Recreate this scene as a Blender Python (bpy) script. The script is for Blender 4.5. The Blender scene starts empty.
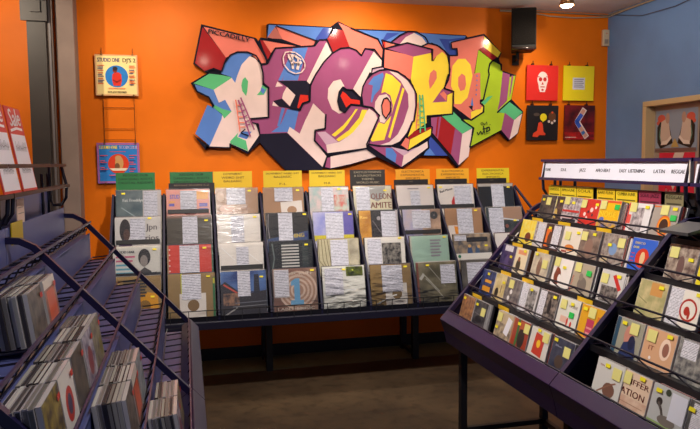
import bpy, bmesh, math, random
from mathutils import Vector, Matrix, geometry
C = bpy.context.scene.collection
sc = bpy.context.scene
R = math.radians
random.seed(7)

# ---------------- camera, world, lights, exposure ----------------
cam_d = bpy.data.cameras.new('camera'); cam = bpy.data.objects.new('camera', cam_d); C.objects.link(cam)
cam_d.sensor_width = 36.0; cam_d.lens = 665.45/700*36.0; cam_d.clip_start = 0.02
yaw, pitch, roll = 0.2417, 0.0791, -0.0097
fwd = Vector((math.sin(yaw)*math.cos(pitch), math.cos(yaw)*math.cos(pitch), -math.sin(pitch)))
rgt0 = Vector((math.cos(yaw), -math.sin(yaw), 0)); up0 = rgt0.cross(fwd)
rgt = rgt0*math.cos(roll) + up0*math.sin(roll)
up = up0*math.cos(roll) - rgt0*math.sin(roll)
m = Matrix((rgt, up, -fwd)).transposed().to_4x4(); m.translation = (0, -5.564, 1.640)
cam.matrix_world = m
sc.camera = cam
sc.view_settings.view_transform = 'Standard'; sc.view_settings.look = 'None'
sc.view_settings.exposure = 0.0; sc.view_settings.gamma = 1.0
sc.view_settings.use_curve_mapping = False

w = bpy.data.worlds.new('world'); sc.world = w; w.use_nodes = True
w.node_tree.nodes['Background'].inputs[0].default_value = (0.55, 0.62, 1.0, 1)
w.node_tree.nodes['Background'].inputs[1].default_value = 0.18

def spot(loc, target, power, angle=120, blend=0.7, col=(1, .85, .66), rad=.02):
    d = bpy.data.lights.new('spot_light', 'SPOT'); d.energy = power; d.color = col
    d.spot_size = R(angle); d.spot_blend = blend; d.shadow_soft_size = rad
    o = bpy.data.objects.new('spot_light', d); C.objects.link(o); o.location = loc
    o.rotation_euler = (Vector(target)-Vector(loc)).to_track_quat('-Z', 'Y').to_euler()
    return o
LAMPS = [ # loc, target, power, angle
    ((1.40, -0.80, 2.89), (1.35, 0.0, 1.8), 62, 140),
    ((2.955, -0.78, 2.825), (2.7, 0.0, 1.6), 32, 125),
    ((-0.12, -0.95, 2.88), (0.0, 0.0, 1.8), 42, 140),
    ((-1.35, -1.15, 2.86), (-1.3, 0.0, 1.9), 70, 130),
    ((0.25, -2.6, 2.86), (0.35, -0.8, 1.0), 210, 66),  # fill spot added to brighten the record rows
    ((1.9, -2.5, 2.86), (1.9, -0.7, 1.0), 190, 66),  # second added fill, for the right end of the records
    ((0.45, -3.2, 2.86), (1.9, -3.15, 1.35), 200, 88),  # added to brighten the right rack and its header board
    ((2.3, -3.3, 2.86), (3.87, -1.0, 1.9), 100, 80),  # added spot that lifts the blue wall
    ((0.6, -4.3, 2.86), (-0.6, -3.3, 1.2), 80, 105),  # added fill for the left rack
]
for i, (l, t, p, a) in enumerate(LAMPS): spot(l, t, p, a, col=(1, .85, .66) if i < 4 else (1, .93, .87))
for l in (LAMPS[0][0], LAMPS[1][0], LAMPS[2][0], LAMPS[4][0], LAMPS[5][0]):   # bulb spill, added as point lights to brighten the ceiling
    d = bpy.data.lights.new('bulb_fill_light', 'POINT'); d.energy = 7; d.color = (1, .86, .68); d.shadow_soft_size = .04
    o = bpy.data.objects.new('bulb_fill_light', d); C.objects.link(o); o.location = (l[0], l[1]-.02, l[2]-.03)

# ---------------- materials ----------------
def lin(c):
    return tuple(((v/255.0)/12.92 if v/255.0 <= .04045 else ((v/255.0+.055)/1.055)**2.4) for v in c)
MC = {}
def mat(rgb, rough=.6, metal=0.0, var=0.0, scale=8.0, bump=0.0, spec=.5, coat=0.0, rgb2=None, emit=0.0):
    key = (rgb, rough, metal, var, scale, bump, spec, coat, rgb2, emit)
    if key in MC: return MC[key]
    M = bpy.data.materials.new('paint_%d_%d_%d' % rgb); M.use_nodes = True
    nt = M.node_tree; b = nt.nodes['Principled BSDF']
    b.inputs['Base Color'].default_value = lin(rgb)+(1,)
    b.inputs['Roughness'].default_value = rough; b.inputs['Metallic'].default_value = metal
    b.inputs['Specular IOR Level'].default_value = spec
    b.inputs['Coat Weight'].default_value = coat; b.inputs['Coat Roughness'].default_value = .10
    if var or bump or rgb2:
        tc = nt.nodes.new('ShaderNodeTexCoord'); n = nt.nodes.new('ShaderNodeTexNoise')
        n.inputs['Scale'].default_value = scale; n.inputs['Detail'].default_value = 5
        nt.links.new(tc.outputs['Object'], n.inputs['Vector'])
        if var or rgb2:
            r = nt.nodes.new('ShaderNodeValToRGB')
            a = lin(rgb); c2 = lin(rgb2) if rgb2 else tuple(min(1, v*(1+var)) for v in a)
            c1 = a if rgb2 else tuple(v*(1-var) for v in a)
            r.color_ramp.elements[0].position = .38; r.color_ramp.elements[1].position = .62
            r.color_ramp.elements[0].color = c1+(1,); r.color_ramp.elements[1].color = c2+(1,)
            nt.links.new(n.outputs['Fac'], r.inputs[0]); nt.links.new(r.outputs[0], b.inputs['Base Color'])
        if bump:
            bp = nt.nodes.new('ShaderNodeBump'); bp.inputs['Strength'].default_value = bump; bp.inputs['Distance'].default_value = .01
            nt.links.new(n.outputs['Fac'], bp.inputs['Height']); nt.links.new(bp.outputs[0], b.inputs['Normal'])
    if emit:
        b.inputs['Emission Color'].default_value = (1, .86, .66, 1); b.inputs['Emission Strength'].default_value = emit
    MC[key] = M
    return M
def sheet_mat(ws=28):
    if ('sheet', ws) in MC: return MC[('sheet', ws)]
    M = bpy.data.materials.new('printed_text_sheet'); M.use_nodes = True
    nt = M.node_tree; b = nt.nodes['Principled BSDF']; b.inputs['Roughness'].default_value = .6
    tc = nt.nodes.new('ShaderNodeTexCoord'); mp = nt.nodes.new('ShaderNodeMapping'); n = nt.nodes.new('ShaderNodeTexNoise')
    mp.inputs['Scale'].default_value = (110, 110, 200); n.inputs['Scale'].default_value = 1.0; n.inputs['Detail'].default_value = 1
    wv = nt.nodes.new('ShaderNodeTexWave'); wv.bands_direction = 'Z'; wv.inputs['Scale'].default_value = ws
    mx = nt.nodes.new('ShaderNodeMath'); mx.operation = 'MULTIPLY'
    r = nt.nodes.new('ShaderNodeValToRGB'); r.color_ramp.elements[0].color = (.80, .78, .82, 1); r.color_ramp.elements[1].color = (.22, .21, .25, 1)
    r.color_ramp.elements[0].position = .22; r.color_ramp.elements[1].position = .50
    nt.links.new(tc.outputs['Object'], mp.inputs[0]); nt.links.new(mp.outputs[0], n.inputs['Vector']); nt.links.new(tc.outputs['Object'], wv.inputs['Vector'])
    nt.links.new(n.outputs['Fac'], mx.inputs[0]); nt.links.new(wv.outputs['Fac'], mx.inputs[1]); nt.links.new(mx.outputs[0], r.inputs[0]); nt.links.new(r.outputs[0], b.inputs['Base Color'])
    MC[('sheet', ws)] = M; return M
def clear_mat(tint=(.99, .99, 1), rough=.16, amt=.09, bump=.14):
    key = ('clear', tint, rough, amt, bump)
    if key in MC: return MC[key]
    M = bpy.data.materials.new('clear_plastic'); M.use_nodes = True; nt = M.node_tree; nt.nodes.clear()
    out = nt.nodes.new('ShaderNodeOutputMaterial'); t = nt.nodes.new('ShaderNodeBsdfTransparent'); g = nt.nodes.new('ShaderNodeBsdfGlossy')
    t.inputs[0].default_value = tint+(1,); g.inputs['Roughness'].default_value = rough
    fr = nt.nodes.new('ShaderNodeFresnel'); fr.inputs[0].default_value = 1.45
    ad = nt.nodes.new('ShaderNodeMath'); ad.operation = 'ADD'; ad.inputs[1].default_value = amt-.04; ad.use_clamp = True
    mx = nt.nodes.new('ShaderNodeMixShader'); nt.links.new(fr.outputs[0], ad.inputs[0]); nt.links.new(ad.outputs[0], mx.inputs[0])
    nt.links.new(t.outputs[0], mx.inputs[1]); nt.links.new(g.outputs[0], mx.inputs[2]); nt.links.new(mx.outputs[0], out.inputs[0])
    if bump:
        tc = nt.nodes.new('ShaderNodeTexCoord'); mp = nt.nodes.new('ShaderNodeMapping'); mp.inputs['Rotation'].default_value = (0, .7, .3); mp.inputs['Scale'].default_value = (5, 5, 18)
        n = nt.nodes.new('ShaderNodeTexNoise'); n.inputs['Scale'].default_value = 1.6; n.inputs['Detail'].default_value = 2
        bp = nt.nodes.new('ShaderNodeBump'); bp.inputs['Strength'].default_value = bump; bp.inputs['Distance'].default_value = .02
        nt.links.new(tc.outputs['Object'], mp.inputs[0]); nt.links.new(mp.outputs[0], n.inputs['Vector']); nt.links.new(n.outputs['Fac'], bp.inputs['Height'])
        nt.links.new(bp.outputs[0], g.inputs['Normal']); nt.links.new(bp.outputs[0], fr.inputs['Normal'])
    MC[key] = M; return M

# ---------------- mesh helpers ----------------
class MB:
    def __init__(s): s.v = []; s.f = []; s.m = []; s.mats = []
    def mi(s, M):
        if M not in s.mats: s.mats.append(M)
        return s.mats.index(M)
    def add(s, vs, fs, M):
        o = len(s.v); k = s.mi(M); s.v += [tuple(p) for p in vs]
        for f in fs: s.f.append(tuple(i+o for i in f)); s.m.append(k)
    def box(s, a, b, M, T=None):
        x0, y0, z0 = a; x1, y1, z1 = b
        vs = [Vector(p) for p in ((x0,y0,z0),(x1,y0,z0),(x1,y1,z0),(x0,y1,z0),(x0,y0,z1),(x1,y0,z1),(x1,y1,z1),(x0,y1,z1))]
        if T is not None: vs = [T @ p for p in vs]
        s.add(vs, [(3,2,1,0),(4,5,6,7),(0,1,5,4),(1,2,6,5),(2,3,7,6),(3,0,4,7)], M)
    def tube(s, pts, r, M, n=6, closed=False, flat=None):
        pts = [Vector(p) for p in pts]; rings = []
        N = len(pts)
        for i, p in enumerate(pts):
            a = pts[i-1] if (i > 0 or closed) else p; b = pts[(i+1) % N] if (i < N-1 or closed) else p
            t = (b-a).normalized(); q = Vector((0,0,1)) if abs(t.z) < .9 else Vector((1,0,0))
            u = t.cross(q).normalized(); vv = t.cross(u).normalized()
            r1, r2 = (r, r) if flat is None else flat
            rings.append([p+u*math.cos(2*math.pi*(k+.5)/n)*r1+vv*math.sin(2*math.pi*(k+.5)/n)*r2 for k in range(n)])
        vs = [p for rg in rings for p in rg]; fs = []
        L = N if closed else N-1
        for i in range(L):
            j = (i+1) % N
            for k in range(n):
                fs.append((i*n+k, i*n+(k+1) % n, j*n+(k+1) % n, j*n+k))
        if not closed: fs += [tuple(range(n-1, -1, -1)), tuple((N-1)*n+k for k in range(n))]
        s.add(vs, fs, M)
    def bar(s, a, b, w, M, n=4): s.tube([a, b], w*.7071, M, 4)
    def prism(s, poly, y0, y1, M, side=None, ax='xz'):
        # poly in the x,z plane, extruded in y (or poly in y,z extruded in x with ax='yz')
        P = [Vector((p[0], p[1], 0)) for p in poly]
        tri = geometry.tessellate_polygon([P])
        n = len(poly)
        if ax == 'xz': vs = [(p[0], y0, p[1]) for p in poly]+[(p[0], y1, p[1]) for p in poly]
        else: vs = [(y0, p[0], p[1]) for p in poly]+[(y1, p[0], p[1]) for p in poly]
        s.add(vs, [tuple(t) for t in tri]+[tuple(i+n for i in t[::-1]) for t in tri], M)
        s.add(vs, [(i, (i+1) % n, (i+1) % n+n, i+n) for i in range(n)], side or M)
    def face(s, poly, y, M):
        P = [Vector((p[0], p[1], 0)) for p in poly]
        s.add([(p[0], y, p[1]) for p in poly], [tuple(t) for t in geometry.tessellate_polygon([P])], M)
    def rect(s, x0, z0, x1, z1, y, M): s.add([(x0,y,z0),(x1,y,z0),(x1,y,z1),(x0,y,z1)], [(0,1,2,3)], M)
    def disc(s, x, z, r, y, M, n=24, rz=None):
        s.add([(x+r*math.cos(2*math.pi*k/n), y, z+(rz or r)*math.sin(2*math.pi*k/n)) for k in range(n)], [tuple(range(n))], M)
    def stroke(s, pts, w, y, M):
        for a, b in zip(pts, pts[1:]):
            dx, dz = b[0]-a[0], b[1]-a[1]; L = math.hypot(dx, dz) or 1e-6; nx, nz = -dz/L*w/2, dx/L*w/2
            s.add([(a[0]+nx,y,a[1]+nz),(a[0]-nx,y,a[1]-nz),(b[0]-nx,y,b[1]-nz),(b[0]+nx,y,b[1]+nz)], [(0,1,2,3)], M)
        for a in pts[1:-1]: s.disc(a[0], a[1], w/2, y, M, 8)
    def lathe(s, prof, M, c=(0,0,0), n=20):
        vs = [(c[0]+r*math.cos(2*math.pi*k/n), c[1]+r*math.sin(2*math.pi*k/n), c[2]+z) for r, z in prof for k in range(n)]
        s.add(vs, [(i*n+k, i*n+(k+1) % n, (i+1)*n+(k+1) % n, (i+1)*n+k) for i in range(len(prof)-1) for k in range(n)], M)
    def text(s, txt, x, z, size, y, M, width=None, shear=0, rot=0, bold=0, align='c'):
        if txt not in TX:
            cu = bpy.data.curves.new('lettering', 'FONT'); cu.body = txt; cu.size = 1; cu.resolution_u = 2; cu.align_x = 'LEFT'
            o = bpy.data.objects.new('lettering', cu); C.objects.link(o); bpy.context.view_layer.update()
            me = bpy.data.meshes.new_from_object(o.evaluated_get(bpy.context.evaluated_depsgraph_get()))
            TX[txt] = ([tuple(v.co) for v in me.vertices], [tuple(p.vertices) for p in me.polygons])
            bpy.data.objects.remove(o); bpy.data.curves.remove(cu); bpy.data.meshes.remove(me)
        vs, fs = TX[txt]
        if not vs: return
        x0 = min(v[0] for v in vs); x1 = max(v[0] for v in vs); sx = size if width is None else width/(x1-x0)
        W = (x1-x0)*sx; out = []; cr, sr = math.cos(rot), math.sin(rot)
        for v in vs:
            px = (v[0]-x0)*sx-(W/2 if align == 'c' else 0)+v[1]*size*shear; pz = v[1]*size
            out.append((x+px*cr-pz*sr, y, z+px*sr+pz*cr))
        s.add(out, fs, M)
        if bold:
            s.add([(p[0]+bold, p[1], p[2]) for p in out], fs, M)
    def build(s, name, parent=None, loc=(0,0,0), rot=(0,0,0), bevel=0, smooth=False):
        me = bpy.data.meshes.new(name); me.from_pydata(s.v, [], s.f)
        for M in s.mats: me.materials.append(M)
        for p, k in zip(me.polygons, s.m): p.material_index = k; p.use_smooth = smooth
        me.validate(); me.update()
        o = bpy.data.objects.new(name, me); C.objects.link(o); o.location = loc; o.rotation_euler = rot
        if parent: o.parent = parent
        if bevel:
            b = o.modifiers.new('bevel', 'BEVEL'); b.width = bevel; b.segments = 2; b.limit_method = 'ANGLE'
        return o
TX = {}
def tag(o, label, cat, group=None):
    o['label'] = label; o['category'] = cat
    if group: o['group'] = group
    return o
def thing(name, label, cat, loc=(0,0,0), rot=(0,0,0), group=None):
    o = bpy.data.objects.new(name, None); C.objects.link(o); o.location = loc; o.rotation_euler = rot
    o.empty_display_size = .05
    return tag(o, label, cat, group)
def structure(o): o['kind'] = 'structure'; return o

# ---------------- room shell ----------------
ORANGE = mat((222, 110, 2), .55, spec=.22, var=.05, scale=2.5, bump=.05)
BLUE = mat((104, 140, 190), .6, var=.05, scale=3)
def wood_floor():
    M = bpy.data.materials.new('worn_concrete_floor'); M.use_nodes = True; nt = M.node_tree; b = nt.nodes['Principled BSDF']
    tc = nt.nodes.new('ShaderNodeTexCoord'); n = nt.nodes.new('ShaderNodeTexNoise'); n2 = nt.nodes.new('ShaderNodeTexNoise')
    n.inputs['Scale'].default_value = 2.2; n.inputs['Detail'].default_value = 8; n2.inputs['Scale'].default_value = 14; n2.inputs['Detail'].default_value = 6
    r = nt.nodes.new('ShaderNodeValToRGB'); r.color_ramp.elements[0].position = .3; r.color_ramp.elements[1].position = .7
    r.color_ramp.elements[0].color = lin((50, 38, 26))+(1,); r.color_ramp.elements[1].color = lin((80, 63, 44))+(1,)
    mx = nt.nodes.new('ShaderNodeMix'); mx.data_type = 'RGBA'; mx.blend_type = 'MULTIPLY'; mx.inputs[0].default_value = .5
    nt.links.new(tc.outputs['Object'], n.inputs['Vector']); nt.links.new(tc.outputs['Object'], n2.inputs['Vector'])
    nt.links.new(n.outputs['Fac'], r.inputs[0]); nt.links.new(r.outputs[0], mx.inputs[6])
    r2 = nt.nodes.new('ShaderNodeValToRGB'); r2.color_ramp.elements[0].position = .35; r2.color_ramp.elements[1].position = .5; r2.color_ramp.elements[0].color = (.35,.33,.3,1)
    nt.links.new(n2.outputs['Fac'], r2.inputs[0]); nt.links.new(r2.outputs[0], mx.inputs[7]); nt.links.new(mx.outputs[2], b.inputs['Base Color'])
    b.inputs['Roughness'].default_value = .5
    return M
b = MB(); b.box((-3.2, -6.6, -.1), (4.0, .12, 0), wood_floor()); structure(b.build('floor'))
b = MB(); b.box((-.6, -.40, 0), (3.87, 0, .004), mat((92, 100, 74), .5, var=.12, scale=6)); structure(b.build('trim_1'))
b = MB(); b.box((-3.2, -6.6, 2.99), (4.0, .12, 3.09), mat((214, 206, 204), .8, var=.03, scale=2)); structure(b.build('ceiling'))
b = MB(); b.box((-3.2, 0, 0), (3.87, .12, 2.99), ORANGE); structure(b.build('wall_back'))
b = MB(); b.box((-3.3, -6.6, 0), (-3.2, .12, 2.99), ORANGE); structure(b.build('wall_left'))
# blue wall with the opening of the poster recess
DY0, DY1, DZ = -2.05, -.545, 2.13
b = MB(); b.box((3.87, DY1, 0), (4.15, .12, 2.99), BLUE); b.box((3.87, DY0, DZ), (4.15, DY1, 2.99), BLUE); b.box((3.87, -6.6, 0), (4.15, DY0, 2.99), BLUE)
structure(b.build('wall_right'))
b = MB(); b.box((-.56, -.018, 0), (3.87, -.0005, .10), mat((22, 18, 16), .5)); structure(b.build('baseboard_back'))
b = MB(); CR = mat((206, 178, 132), .5)
b.box((3.845, DY1-.045, 0), (3.99, DY1, DZ-.045), CR); b.box((3.845, DY0, DZ-.045), (3.99, DY1, DZ), CR); b.box((3.845, DY0, 0), (3.99, DY0+.045, DZ-.045), CR)
d1 = structure(b.build('door_1', bevel=.004))
b = MB(); b.box((3.935, DY0+.045, 0), (3.965, DY1-.045, DZ-.045), mat((172, 150, 134), .6)); b.build('door_panel', d1)
# concrete and steel columns
b = MB(); b.box((-.885, -.28, 0), (-.760, -.10, 2.99), mat((116, 98, 90), .7, var=.08, scale=5, bump=.1)); structure(b.build('trim_2', bevel=.006))
b = MB(); DK = mat((38, 30, 26), .55, var=.1, scale=8)
b.box((-1.065, -.34, 0), (-.94, -.315, 2.99), DK); b.box((-1.015, -.315, 0), (-.995, -.10, 2.99), DK); b.box((-1.065, -.10, 0), (-.94, -.075, 2.99), DK)
b.box((-.94, -.32, 0), (-.897, -.29, 2.99), mat((74, 58, 50), .6)); b.box((-.922, -.33, 0), (-.910, -.32, 2.99), mat((92, 86, 88), .5))
st = structure(b.build('trim_3'))
b = MB(); b.box((-1.10, -.36, 2.66), (-.925, -.34, 2.99), DK); b.box((-1.03, -.375, 2.72), (-.965, -.36, 2.80), DK)
for x in (-1.08, -.945): b.lathe([(0, .02), (.012, .02), (.012, 0)], mat((60, 56, 54), .4, .8), (x, -.362, 2.80), 8)
b.build('gusset_plate', st)
# cables
b = MB(); CB = mat((170, 150, 128), .6)
pts = [(2.76, -.02, 2.965), (3.05, -.02, 2.965), (3.25, -.02, 2.94), (3.5, -.02, 2.935), (3.75, -.02, 2.95), (3.85, -.03, 2.955), (3.85, -.3, 2.965), (3.85, -.9, 2.97), (3.85, -2.0, 2.97)]
b.tube(pts, .006, CB); b.tube([(2.76, -.02, 2.975), (3.85, -.02, 2.972), (3.86, -2.0, 2.98)], .007, mat((130, 110, 92), .6))
tag(b.build('cable', smooth=True), 'thin pale cables pinned along the top of the orange and blue walls', 'cable')
b = MB(); b.tube([(2.965, -.16, 2.74), (3.0, -.06, 2.80), (3.05, -.03, 2.88), (3.09, -.02, 2.955)], .003, CB)
tag(b.build('cable', smooth=True), 'short cable hanging from the wall speaker up to the ceiling line', 'cable')
b = MB(); b.tube([(3.855, -.12, 2.955), (3.855, -.5, 2.87), (3.855, -.9, 2.86), (3.855, -1.6, 2.93)], .003, mat((80, 80, 92), .6))
tag(b.build('cable', smooth=True), 'dark cable sagging across the top of the blue wall', 'cable')
# alarm sensor
t = thing('alarm_sensor', 'small beige motion sensor high in the corner of orange and blue walls', 'sensor', (3.835, -.001, 2.69))
b = MB(); b.box((-.035, -.03, 0), (.033, 0, .15), mat((206, 184, 152), .5)); b.build('casing', t, bevel=.006)
b = MB(); b.box((-.02, -.034, .02), (.018, -.030, .06), mat((150, 132, 120), .3)); b.disc(0, .115, .006, -.0335, mat((200, 60, 40), .3), 10); b.build('sensor_window', t)
# ceiling spotlight in view its twins just out of view, and spotlights added as fill
def ceiling_lamp(x, y, label, z):
    t = thing('ceiling_spotlight', label, 'light', (x, y, 2.99))
    zo = z-2.99
    b = MB(); b.lathe([(0, 0), (.05, 0), (.05, -.012), (.016, -.014), (.016, -.04), (.045, -.05+zo), (.06, -.105+zo), (.057, -.105+zo), (.042, -.055+zo)], mat((150, 110, 70), .3, .7)); b.build('lamp_housing', t, smooth=True)
    b = MB(); b.lathe([(.048, -.075+zo), (.052, -.092+zo), (.047, -.108+zo), (.03, -.118+zo), (0, -.122+zo)], mat((255, 240, 215), .4, emit=14)); b.build('bulb', t, smooth=True)
LL_ = ['ceiling spotlight with glowing bulb above the wall speaker', 'ceiling spotlight above the graffiti mural', 'ceiling spotlight left of the columns', 'added fill spotlight over the aisle before the record bins', 'added fill spotlight before the right end of the record bins', 'added fill spotlight over the aisle near the viewer', 'added fill spotlight beside the left rack near the viewer', 'ceiling spotlight above the left end of the mural', 'added fill spotlight aimed at the blue wall']
for i, (l, n) in enumerate(zip([LAMPS[k][0] for k in (1, 0, 3, 4, 5, 6, 8, 2, 7)], LL_)): ceiling_lamp(l[0], l[1], n, l[2]+.13)
MURAL_BOARD = [(0.157,2.742),(0.588,2.649),(0.605,2.618),(0.623,2.653),(0.632,2.654),(0.675,2.649),(0.678,2.761),(0.695,2.768),(1.207,2.761),(1.275,2.81),(1.391,2.759),(1.391,2.754),(1.858,2.754),(2.014,2.74),(2.093,2.74),(2.419,2.736),(2.439,2.718),(2.595,2.755),(2.765,2.592),(2.739,2.536),(2.759,2.489),(2.759,2.449),(2.756,2.441),(2.908,2.4),(2.865,2.187),(2.983,2.076),(2.935,1.88),(2.84,1.812),(2.757,1.896),(2.464,1.752),(2.449,1.669),(2.344,1.578),(2.253,1.68),(2.092,1.682),(2.013,1.685),(2.072,1.724),(1.822,1.579),(1.609,1.678),(1.367,1.612),(1.189,1.574),(1.131,1.589),(1.118,1.565),(0.815,1.573),(0.64,1.75),(0.606,1.809),(0.601,1.803),(0.501,1.711),(0.369,1.788),(0.355,1.758),(0.195,1.764),(0.069,1.873),(0.164,1.746),(0.237,2.073),(0.2,2.164),(0.111,2.205),(0.064,2.279),(0.194,2.358),(0.166,2.379),(0.087,2.431)]
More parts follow.
